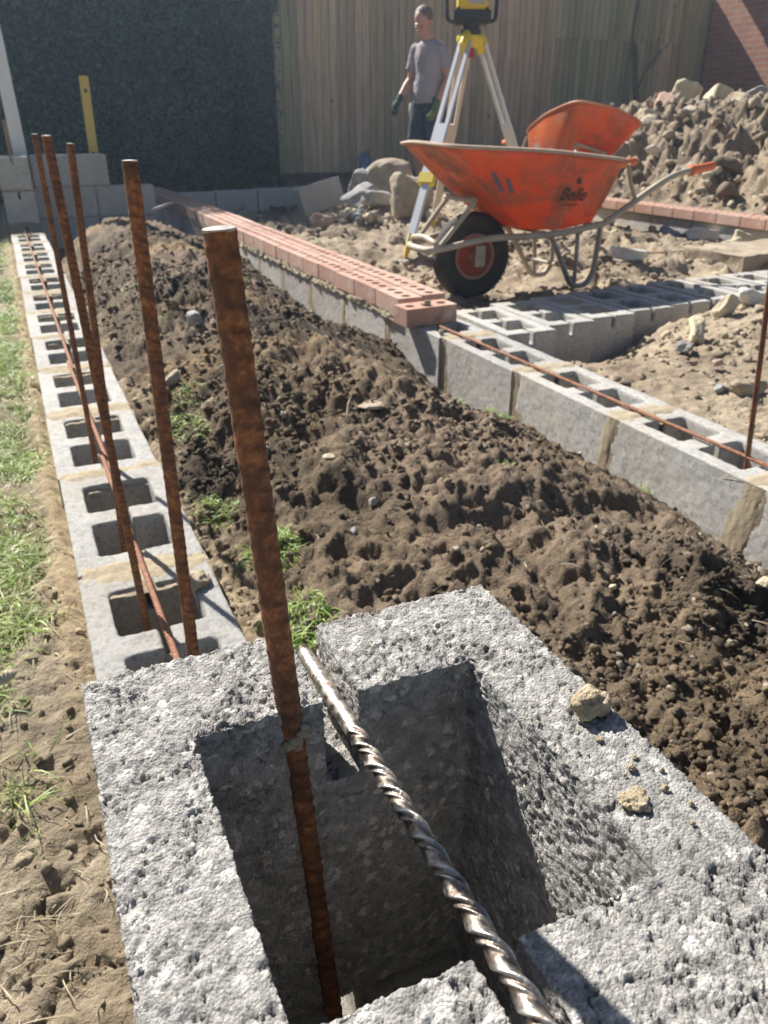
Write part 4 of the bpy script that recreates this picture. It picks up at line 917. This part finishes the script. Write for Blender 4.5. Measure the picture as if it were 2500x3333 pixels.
# ------------------------------------------------------------------ tripod and laser level
tp = thing('tripod', (2.91,5.12,-.08), 'aluminium surveying tripod with yellow head, collar and shoe, standing over the wheelbarrow', 'tripod')
hd = Vector((0,0,1.235))
feet = [Vector((2.14,4.45,-.055))-Vector((2.91,5.12,-.08)), Vector((3.66,5.28,-.06))-Vector((2.91,5.12,-.08)), Vector((3.06,5.86,-.06))-Vector((2.91,5.12,-.08))]
for i, ft_ in enumerate(feet):
    d = Vector((ft_.x, ft_.y, 0)).normalized(); side = Vector((-d.y, d.x, 0)); top = hd+d*.085; ax_ = (ft_-top).normalized(); L = (ft_-top).length
    lg = bpy.data.objects.new('leg', None); COL.objects.link(lg); lg.parent = tp
    nrm = ax_.cross(side).normalized(); mt = M['alu'] if i < 2 else M['leg_tan']
    R = Matrix((( side.x, nrm.x, ax_.x, top.x),(side.y, nrm.y, ax_.y, top.y),(side.z, nrm.z, ax_.z, top.z),(0,0,0,1)))
    for s_ in (-1, 1):
        me = MB().box((s_*.030-.0135,-.012,.02),(s_*.030+.0135,.012,.60*L+.02), R).mesh('rail', bevel=.003); link('rail', me, mt, lg)
    link('plate', MB().box((-.0445,-.0145,.40*L),(.0445,.0145,.64*L), R).mesh('plate', bevel=.004), mt, lg)
    link('collar', MB().box((-.052,-.024,.625*L),(.052,.024,.675*L), R).mesh('collar', bevel=.005), M['yellow'], lg)
    link('clamp_screw', MB().tube([R @ Vector((-.05,0,.65*L)), R @ Vector((-.078,0,.65*L))], .011, 10).mesh('clamp_screw'), M['alu'], lg)
    link('lower_tube', MB().box((-.026,-.013,.6*L),(.026,.013,.935*L), R).mesh('lower_tube', bevel=.004), mt, lg)
    link('shoe', MB().tube([R @ Vector((0,0,.90*L)), R @ Vector((0,0,.955*L)), R @ Vector((0,0,.995*L)), R @ Vector((0,0,1.02*L))], [.036,.034,.02,.004], 4, ry=[.022,.022,.012,.003]).mesh('shoe', bevel=.003), M['yellow'], lg)
    link('hinge_cap', MB().tube([R @ Vector((0,0,-.045)), R @ Vector((0,-.0,-.02)), R @ Vector((0,0,.03)), R @ Vector((0,0,.065))], [.028,.046,.052,.050], 12, ry=[.018,.03,.032,.028]).mesh('hinge_cap', True), M['yellow'], lg)
MB().lathe([(.05,-.045),(.085,-.02),(.092,.0),(.088,.022),(.03,.024)], Matrix.Translation(hd), 3*8).build('head', M['yellow'], tp, smooth=True)
MB().tube([hd+Vector((-.01,-.03,-.10)), hd+Vector((-.01,-.02,.0))], [.022,.018], 12).build('centre_screw', M['red'], tp, smooth=True)
lv = thing('laser_level', (2.91,5.12,1.18), 'black and yellow rotating laser level mounted on the tripod', 'laser level', rot=(0,0,R_(-24)))
MB().lathe([(.045,-.01),(.062,.0),(.066,.03),(.05,.035),(.05,.06)], Matrix.Identity(4), 24).build('mount', M['black'], lv, smooth=True)
MB().box((-.115,-.085,.058),(.115,.085,.150)).build('base', M['black'], lv, bevel=.018, seg=3)
MB().box((-.092,-.088,.135),(.092,.082,.33)).build('housing', M['yellow'], lv, bevel=.012, seg=2)
MB().box((-.030,-.0925,.162),(.070,-.088,.235)).build('panel', M['screen'], lv, bevel=.0015)
MB().lathe([(.05,.33),(.055,.35),(.055,.42),(.04,.44)], Matrix.Identity(4), 20).build('rotor_head', M['black'], lv, smooth=True)
for s_ in (-1, 1): MB().tube(cr([(s_*.10,0,.075),(s_*.145,0,.085),(s_*.155,0,.13),(s_*.155,0,.26),(s_*.13,0,.32),(s_*.09,0,.33)], 6), .012, 10, ry=.016).build('handle', M['black'], lv, smooth=True)

# ------------------------------------------------------------------ the man
O = Vector((4.15, 8.1, .0))
def cap(mb, pts, rs_, n=14, ry=None, ends=3, ref=None):
    P = cr(pts, 4); k = len(pts)-1
    def itp(a): return [a[min(int(i/4), k)]*(1-(i/4-int(i/4)))+a[min(int(i/4)+1, k)]*(i/4-int(i/4)) for i in range(len(P))]
    mb.tube([p-O if False else p for p in P], itp(rs_), n, ry=itp(ry) if ry else None, ref=ref); (ends & 1) and mb.ell(pts[0], (rs_[0],)*3 if not ry else (min(rs_[0],ry[0]),)*3, None, 7); (ends & 2) and mb.ell(pts[-1], (rs_[-1],)*3 if not ry else (min(rs_[-1],ry[-1]),)*3, None, 7)
fb = Vector((-.949,-.316,0)); lb = Vector((.316,-.949,0)); up = Vector((0,0,1))
def L_(f, l, u): return fb*f+lb*l+up*u
hipR, hipL = L_(0,-.095,.90), L_(0,.095,.90); knR, knL = L_(.05,-.13,.49), L_(.03,.12,.49); anR, anL = L_(-.03,-.14,.10), L_(-.05,.12,.10)
shR, shL = L_(.05,-.15,1.335), L_(.0,.155,1.33); elR, elL = L_(.08,-.20,1.08), L_(-.03,.215,1.08); wrR, wrL = L_(.26,-.18,.89), L_(.10,.20,.84)
hf = Vector((-.80,-.46,-.48)).normalized(); hl = hf.cross(up).normalized()*-1; hl = up.cross(hf).normalized(); hu = hf.cross(hl); hc = L_(.10,-.01,1.56); HR = Matrix((hf, hl, hu)).transposed()
def Hd(f, l, u): return hc+HR @ (Vector((f, l, u))*1.12)
mb = MB()
cap(mb, [L_(0,0,.92), L_(0,0,1.08), L_(-.01,0,1.25), L_(-.01,0,1.36), L_(.0,0,1.42)], [.11,.105,.11,.10,.06], ry=[.155,.14,.165,.15,.07], ref=fb)
cap(mb, [L_(.01,0,1.38), L_(.05,-.005,1.45), hc-up*.06], [.072,.068,.062])
for a, k, n_ in ((hipR, knR, anR), (hipL, knL, anL)): cap(mb, [a, (a+k)/2, k, k.lerp(n_, .35), n_], [.09,.075,.056,.058,.038])
for a, e, w_ in ((shR, elR, wrR), (shL, elL, wrL)): cap(mb, [a, (a+e)/2, e, e.lerp(w_, .35), w_], [.045,.046,.038,.040,.027])
mb.ell(Hd(-.012,0,.03), (.098,.078,.090), HR, 12); mb.ell(Hd(.025,0,-.035), (.066,.058,.075), HR, 10); mb.ell(Hd(.052,0,-.088), (.028,.03,.022), HR, 8)
cap(mb, [Hd(.078,0,.005), Hd(.096,0,-.022), Hd(.106,0,-.036)], [.010,.013,.015]); mb.ell(Hd(.078,0,.018), (.018,.045,.010), HR, 8)
mb.ell(Hd(.080,0,-.066), (.014,.024,.006), HR, 6); mb.ell(Hd(.079,0,-.077), (.014,.022,.007), HR, 6); 
for s_ in (-1, 1): mb.ell(Hd(-.005,s_*.076,-.012), (.018,.010,.030), HR, 8); mb.ell(Hd(.070,s_*.033,-.008), (.016,.016,.012), HR, 6)
def hand(mb, w_, d, pn, sgn):
    """palm + 4 fingers + thumb, d: pointing direction, pn: palm normal"""
    d = d.normalized(); sd = d.cross(pn).normalized()*sgn; pn = sd.cross(d).normalized()*sgn
    cap(mb, [w_, w_+d*.045, w_+d*.085], [.022,.030,.028], ry=[.026,.040,.040])
    for k, (o_, l1) in enumerate(((-.030,.068),(-.010,.080),(.011,.074),(.031,.058))):
        b = w_+d*.088+sd*o_; c1 = b+d*l1*.45+pn*.008; c2 = c1+(d*.7+pn*.7).normalized()*l1*.33; c3 = c2+(d*.25+pn*.95).normalized()*l1*.28; cap(mb, [b, c1, c2, c3], [.0105,.010,.0095,.0085], 8)
    b = w_+d*.035-sd*.034; cap(mb, [b, b+(d*.7-sd*.7+pn*.2)*.035, b+(d*.95-sd*.55+pn*.5)*.062], [.014,.0115,.010], 8)
me = remeshed(mb.mesh('body', recalc=False), .0065, 3)
man = thing('person', O, 'man in pale shirt, dark shorts and green gloves looking down by the fence', 'person')
link('body', me, M['skin'], man)
# hair
hb = MB(); hb.ell(Hd(-.030,0,.040), (.095,.082,.086), HR, 14)
me = hb.mesh('hair', recalc=False); me = remeshed(me, .006); V, N = vn(me); q = (V-np.array(hc))@np.array(HR); keep = ss(.0, .02, q[:, 2]-.055*ss(.0, .07, q[:, 0])+.035*ss(-.02, -.07, q[:, 0]))
V = V+N*((.006+.004*fbm(V[:, 0]*60, V[:, 1]*60, V[:, 2]*60, 3, 4))*keep-.03*(1-keep))[:, None]; setv(me, V); link('hair', me, M['hair'], man)
for s_ in (-1, 1):
    e = MB().ell(Hd(.083,s_*.032,-.006), (.008,.012,.006), HR, 8).build('eye', M['hair'], man, smooth=True)
# shirt
sb = MB()
cap(sb, [L_(.01,0,.86), L_(.015,0,.98), L_(.01,0,1.12), L_(.01,0,1.27), L_(.015,0,1.37), L_(.02,0,1.42)], [.150,.150,.138,.132,.105,.066], 24, ry=[.18,.172,.17,.185,.14,.072], ends=2, ref=fb)
for a, e in ((shR, elR), (shL, elL)): cap(sb, [a-(shR+shL-a*2)*.0, a.lerp(e, .35), a.lerp(e, .72)], [.060,.062,.070], 16, ends=1)
me = remeshed(sb.mesh('t', recalc=False), .008, 7); V, N = vn(me); V += N*(.009*fbm(V[:, 0]*9, V[:, 1]*9, V[:, 2]*4.5, 3, 6)+.004*fbm(V[:, 0]*30, V[:, 1]*30, V[:, 2]*12, 2, 7))[:, None]; setv(me, V); link('t_shirt', me, M['shirt'], man)
# shorts
sb = MB(); cap(sb, [L_(0,0,.97), L_(0,0,.88), L_(0,0,.82)], [.125,.135,.12], 20, ry=[.165,.18,.17], ref=fb)
for a, k in ((hipR, knR), (hipL, knL)): cap(sb, [a, a.lerp(k, .5), a.lerp(k, 1.12)], [.105,.105,.10], 18, ends=0)
me = remeshed(sb.mesh('t', recalc=False), .008, 2); V, N = vn(me); V += N*(.010*fbm(V[:, 0]*8, V[:, 1]*8, V[:, 2]*4, 3, 16)+.003*fbm(V[:, 0]*30, V[:, 1]*30, V[:, 2]*12, 2, 17))[:, None]; setv(me, V); link('shorts', me, M['shorts'], man)
MB().tube(cr([L_(.13,-.14,.86), L_(.15,-.13,.80), L_(.15,-.11,.72)], 4), [.02,.02,.014,.02,.018,.016,.014,.01,.008][:9], 8, ry=.006).build('rag', M['white_cloth'], man, smooth=True)
for w_, d_, pn_, sg, m_ in ((wrR, (wrR-elR), Vector((0,0,-1)), 1, 'glove'), (wrL, (wrL-elL), lb*-1, -1, 'glove_y')):
    gb = MB(); hand(gb, w_, d_, pn_, sg); cap(gb, [w_-d_.normalized()*.03, w_+d_.normalized()*.01], [.036,.031], 12)
    link('glove', remeshed(gb.mesh('g', recalc=False), .0045, 1), M[m_], man)
for a in (anR, anL):
    bb = MB(); cap(bb, [a+up*.06, a, a-up*.045], [.052,.052,.055], 14); cap(bb, [a-up*.06-fb*.04, a-up*.055+fb*.06, a-up*.062+fb*.15], [.045,.046,.034], 14, ry=[.04,.048,.042])
    me = remeshed(bb.mesh('b', recalc=False), .007, 1); V, N = vn(me); V[:, 2] = np.maximum(V[:, 2], .0); setv(me, V); link('boot', me, M['boot'], man)
    MB().tube([a+up*.05, a+up*.11], [.05,.046], 14).build('sock', M['sock'], man, smooth=True)

# ------------------------------------------------------------------ fence
def fence_panel(x0, x1, y0, ztop, seed, tint, parent, zbot=.09, name='board_panel', z1=None):
    r_ = random.Random(seed); mb = MB(); cols = []; x = x0
    while x < x1-.02:
        w = min(.098+r_.uniform(-.004,.004), x1-x); a, b = y0+r_.uniform(-.002,.002), y0-.014; zt = ztop+r_.uniform(-.006,.006)
        mb.add([(x-.012,b-.010,zbot),(x+w,a-.004,zbot),(x+w,a+.004,zbot),(x-.012,b+.018,zbot),(x-.012,b-.010,zt),(x+w,a-.004,zt),(x+w,a+.004,zt),(x-.012,b+.018,zt)], [(0,3,2,1),(4,5,6,7),(0,1,5,4),(1,2,6,5),(2,3,7,6),(3,0,4,7)])
        g = tint(x+w/2); base = np.array((.53,.41,.285))*(1-g)+np.array((.26,.29,.165))*g; base = base*r_.uniform(.78, 1.15)*np.array((r_.uniform(.96, 1.05), 1, r_.uniform(.9, 1.05)))
        cols += [base]*8; x += w
    me = mesh_np(name, np.array(mb.v), np.array(mb.f), False, np.array(cols)); return link(name, me, M['fence'], parent)
fn = thing('timber_fence', (0,0,0), 'tall close-boarded timber fence, green with algae at both ends, behind the man', 'fence')
tint = lambda x: float(np.clip(.75*gs(x, 3.35, .2)+.5*gs(x, 4.75, .2)+.7*ss(6.9, 7.4, x)*ss(9.2, 8.4, x)+.05, 0, 1))
for i, (a, b) in enumerate([(3.19,4.02),(4.02,5.55),(5.55,7.1)]): fence_panel(a, b, 10.22, 2.36, i, tint, fn)
fence_panel(7.1, 9.2, 10.24, 1.72, 7, tint, fn, .09); fence_panel(7.1, 9.2, 10.22, 2.36, 8, tint, fn, 1.70)
fence_panel(9.2, 11.2, 10.42, 2.36, 9, lambda x: .6, fn)
for x in (3.3, 5.55, 7.09, 9.2): MB().box((x-.03,10.235,-.1),(x+.03,10.31,2.30)).build('post', M['wood'], fn, bevel=.004)
for z in (.3, 1.2, 2.1): MB().box((3.2,10.236,z),(9.2,10.275,z+.075)).build('rail', M['wood'], fn)
gb = MB().box((3.2,10.195,-.15),(9.2,10.225,.115)).mesh('gravel_board'); 
a_ = gb.color_attributes.new('col', 'FLOAT_COLOR', 'POINT')
for d in a_.data: d.color = (.10,.07,.05,1)
link('gravel_board', gb, M['fence'], fn)
# climbing stem with few leaves on the fence
sh = thing('shrub', (8.45,9.95,-.05), 'bare knotted shrub stem with a few bright green leaves against the green fence', 'shrub')
MB().tube(cr([(.02,.05,0),(.05,.02,.4),(-.02,0,.8),(-.12,0,1.15),(-.17,.02,1.45),(-.24,.05,1.75),(-.20,.06,2.3)], 5), [.05]*6+[.045]*6+[.04]*6+[.03]*6+[.02]*7, 9).build('trunk', M['bark'], sh, smooth=True)
MB().tube(cr([(-.10,0,1.1),(-.02,-.03,1.35),(.08,-.05,1.5),(.2,-.06,1.62)], 5), .016, 7).tube(cr([(-.14,0,1.35),(-.20,-.02,1.6),(-.26,0,1.72)], 5), .02, 7).tube(cr([(.0,-.03,1.38),(.14,-.03,1.48),(.16,-.02,1.78)], 4), .009, 6).build('branch', M['bark'], sh, smooth=True)
def addcol(me, c):
    a_ = me.color_attributes.new('col', 'FLOAT_COLOR', 'POINT')
    for d in a_.data: d.color = (*c, 1)
    return me
for x, z, s_, r_ in [(.20,1.63,.17,(.2,-.1,.1)),(-.07,1.76,.09,(.4,-.3,.5)),(-.12,1.73,.09,(.2,.2,2.6)),(.15,1.80,.12,(.1,-1.1,.2)),(.06,1.66,.08,(.6,.1,.3))]:
    o = link('leaf', addcol(leafmesh(s_, s_*.36).mesh('leaf', True), (.22,.38,.05)), M['leaf'], sh); o.location = (x, -.07, z); o.rotation_euler = r_

# ------------------------------------------------------------------ hedge
hg = thing('hedge', (0,10.5,0), 'tall dense dark evergreen hedge in shade at the back left', 'hedge')
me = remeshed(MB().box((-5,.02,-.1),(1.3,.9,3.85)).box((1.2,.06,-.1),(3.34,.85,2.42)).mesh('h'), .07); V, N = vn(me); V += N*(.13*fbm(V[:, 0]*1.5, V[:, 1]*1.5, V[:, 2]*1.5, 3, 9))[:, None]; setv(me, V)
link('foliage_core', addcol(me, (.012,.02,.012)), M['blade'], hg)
rs = np.random.RandomState(21); n = 72000
x = rs.uniform(-5, 3.17, n); z = rs.uniform(-.1, 4.0, n); yf = -.36+.34*fbm(x*1.1, z*1.1, None, 4, 33)+.16*fbm(x*3.4, z*3.4, None, 3, 34)
y = yf+rs.exponential(.10, n); topk = rs.rand(n) < .12; z[topk] = 3.9+rs.uniform(-.05, .14, topk.sum()); y[topk] = rs.uniform(-.3, .95, topk.sum())
side_ = rs.rand(n) < .05; x[side_] = 3.12+rs.uniform(0, .07, side_.sum()); y[side_] = rs.uniform(-.3, -.05, side_.sum())
z = np.where(x > 1.3, np.minimum(z, 2.5*np.maximum(z, .01)/4.0+.0), z); x = x+.05*(z > 0)
P = np.stack([x, y, z], -1); s_ = rs.uniform(.018, .042, n)[:, None]
d1 = rs.normal(size=(n, 3)); d1[:, 2] -= .4; d1 /= np.linalg.norm(d1, axis=1)[:, None]; d2 = np.cross(d1, rs.normal(size=(n, 3))); d2 /= np.linalg.norm(d2, axis=1)[:, None]
V = np.stack([P-d1*s_, P+d2*s_*.5, P+d1*s_, P-d2*s_*.5], 1).reshape(-1, 3); F = np.arange(4*n).reshape(-1, 4)
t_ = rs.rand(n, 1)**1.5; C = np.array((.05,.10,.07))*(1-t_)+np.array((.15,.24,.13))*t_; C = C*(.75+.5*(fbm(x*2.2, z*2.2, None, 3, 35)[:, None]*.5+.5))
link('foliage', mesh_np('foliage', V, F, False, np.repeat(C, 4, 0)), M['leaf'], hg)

# ------------------------------------------------------------------ brick house at the right
hs = thing('brick_house', (9.9, 7.0, 0), 'low red brick building at the far right with a sunlit patch on its wall', 'building')
MB().box((0,-3.8,-.3),(4,3.36,2.66)).build('wall', M['brickwork'], hs)
MB().box((-.30,-4.0,2.66),(0.0,3.3,2.69)).build('soffit', M['white_pvc'], hs); MB().box((-.325,-4.0,2.63),(-.303,3.3,2.82)).build('fascia', M['white_pvc'], hs)
rf = MB().add([(-.33,-4.05,2.825),(-.33,3.35,2.825),(2,3.35,3.9),(2,-4.05,3.9),(4.33,-4.05,2.825),(4.33,3.35,2.825),(-.33,-4.05,2.78),(-.33,3.35,2.78),(4.33,-4.05,2.78),(4.33,3.35,2.78)], [(0,1,2,3),(3,2,5,4),(0,3,4,8,6),(1,7,9,5,2),(6,7,1,0),(8,4,5,9),(6,8,9,7)])
rf.build('roof', M['tile'], hs)

# ------------------------------------------------------------------ upright poles behind the far return wall
o = MB().box((-.048,-.014,0),(-.016,.014,2.9)).box((-.016,-.006,0),(.016,.006,2.9)).box((.016,-.014,0),(.048,.014,2.9)).build('straightedge', M['alu'], bevel=.002)
o.location = (.190,7.22,-.12); o.rotation_euler = (R_(.8), R_(-1.6), 0); tag(o, 'long aluminium straightedge standing upright behind the far block wall', 'straightedge')
lvl = thing('spirit_level', (.700,7.20,-.2), 'yellow spirit level standing upright behind the far block wall', 'spirit level', rot=(R_(1), R_(.8), 0))
MB().box((-.034,-.012,0),(.034,.012,1.19)).build('body', M['yellow_level'], lvl, bevel=.004)
MB().box((-.034,-.016,1.17),(.034,.016,1.20)).build('end_cap', M['yellow_level'], lvl, bevel=.003)
for z in (1.10, .66): MB().lathe([(.014,-.002),(.014,.002)], Matrix.Translation((0,-.0135,z)) @ Matrix.Rotation(R_(90), 4, 'X'), 16).build('vial', M['black'], lvl)
o = MB().box((-.023,-.023,0),(.023,.023,.80)).build('wooden_peg', M['wood'], bevel=.003); o.location = (.133,7.45,-.1); o.rotation_euler = (0, R_(-1.2), R_(20)); tag(o, 'square wooden peg standing left of the straightedge behind the far wall', 'peg')

# ------------------------------------------------------------------ camera, light, world
cd = bpy.data.cameras.new('camera'); cam = bpy.data.objects.new('camera', cd); COL.objects.link(cam); sc.camera = cam
cam.location = (0, 0, .68); cam.rotation_euler = (R_(90-26.32), 0, R_(-24.2))
cd.sensor_fit = 'HORIZONTAL'; cd.sensor_width = 36; cd.lens = 36.89; cd.clip_start = .02; cd.clip_end = 300
cd.dof.use_dof = True; cd.dof.focus_distance = .36; cd.dof.aperture_fstop = 34
el, azx, azy = R_(42.6), .29, -.957
d = Vector((azx*math.cos(el), azy*math.cos(el), -math.sin(el)))
sl = bpy.data.lights.new('sun', 'SUN'); so = bpy.data.objects.new('sun', sl); COL.objects.link(so); so.rotation_euler = d.to_track_quat('-Z', 'Y').to_euler(); so.location = (-5, 15, 14)
sl.energy = 5.0; sl.angle = R_(.53); sl.color = (1., .955, .88)
W = bpy.data.worlds.new('World'); sc.world = W; W.use_nodes = True; nt = W.node_tree; sk = nt.nodes.new('ShaderNodeTexSky'); sk.sky_type = 'NISHITA'; sk.sun_disc = False
sk.sun_elevation = el; sk.sun_rotation = math.atan2(-azx, -azy); sk.air_density = 1.0; nt.links.new(sk.outputs[0], nt.nodes['Background'].inputs[0]); nt.nodes['Background'].inputs[1].default_value = .045
vs_ = sc.view_settings; vs_.view_transform = 'Standard'; vs_.look = 'None'; vs_.exposure = .97; vs_.gamma = 1
sc.cycles.max_bounces = 6; sc.cycles.use_denoising = True

veil_b = MB().box((-7,-3,-1.2),(14,12.2,5)).build('flare_veil', None); tag(veil_b, kind='stuff'); veil_b.display_type = 'WIRE'  # added volume, stands in for the pale veil of lens flare
hm = bpy.data.materials.new('flare_veil'); hm.use_nodes = True; hn = hm.node_tree; hn.nodes.remove(hn.nodes['Principled BSDF']); pv = hn.nodes.new('ShaderNodeVolumePrincipled')
pv.inputs['Color'].default_value = (.58,.76,1,1); pv.inputs['Density'].default_value = .0048; pv.inputs['Anisotropy'].default_value = .55; hn.links.new(pv.outputs[0], hn.nodes['Material Output'].inputs['Volume']); veil_b.data.materials.append(hm)
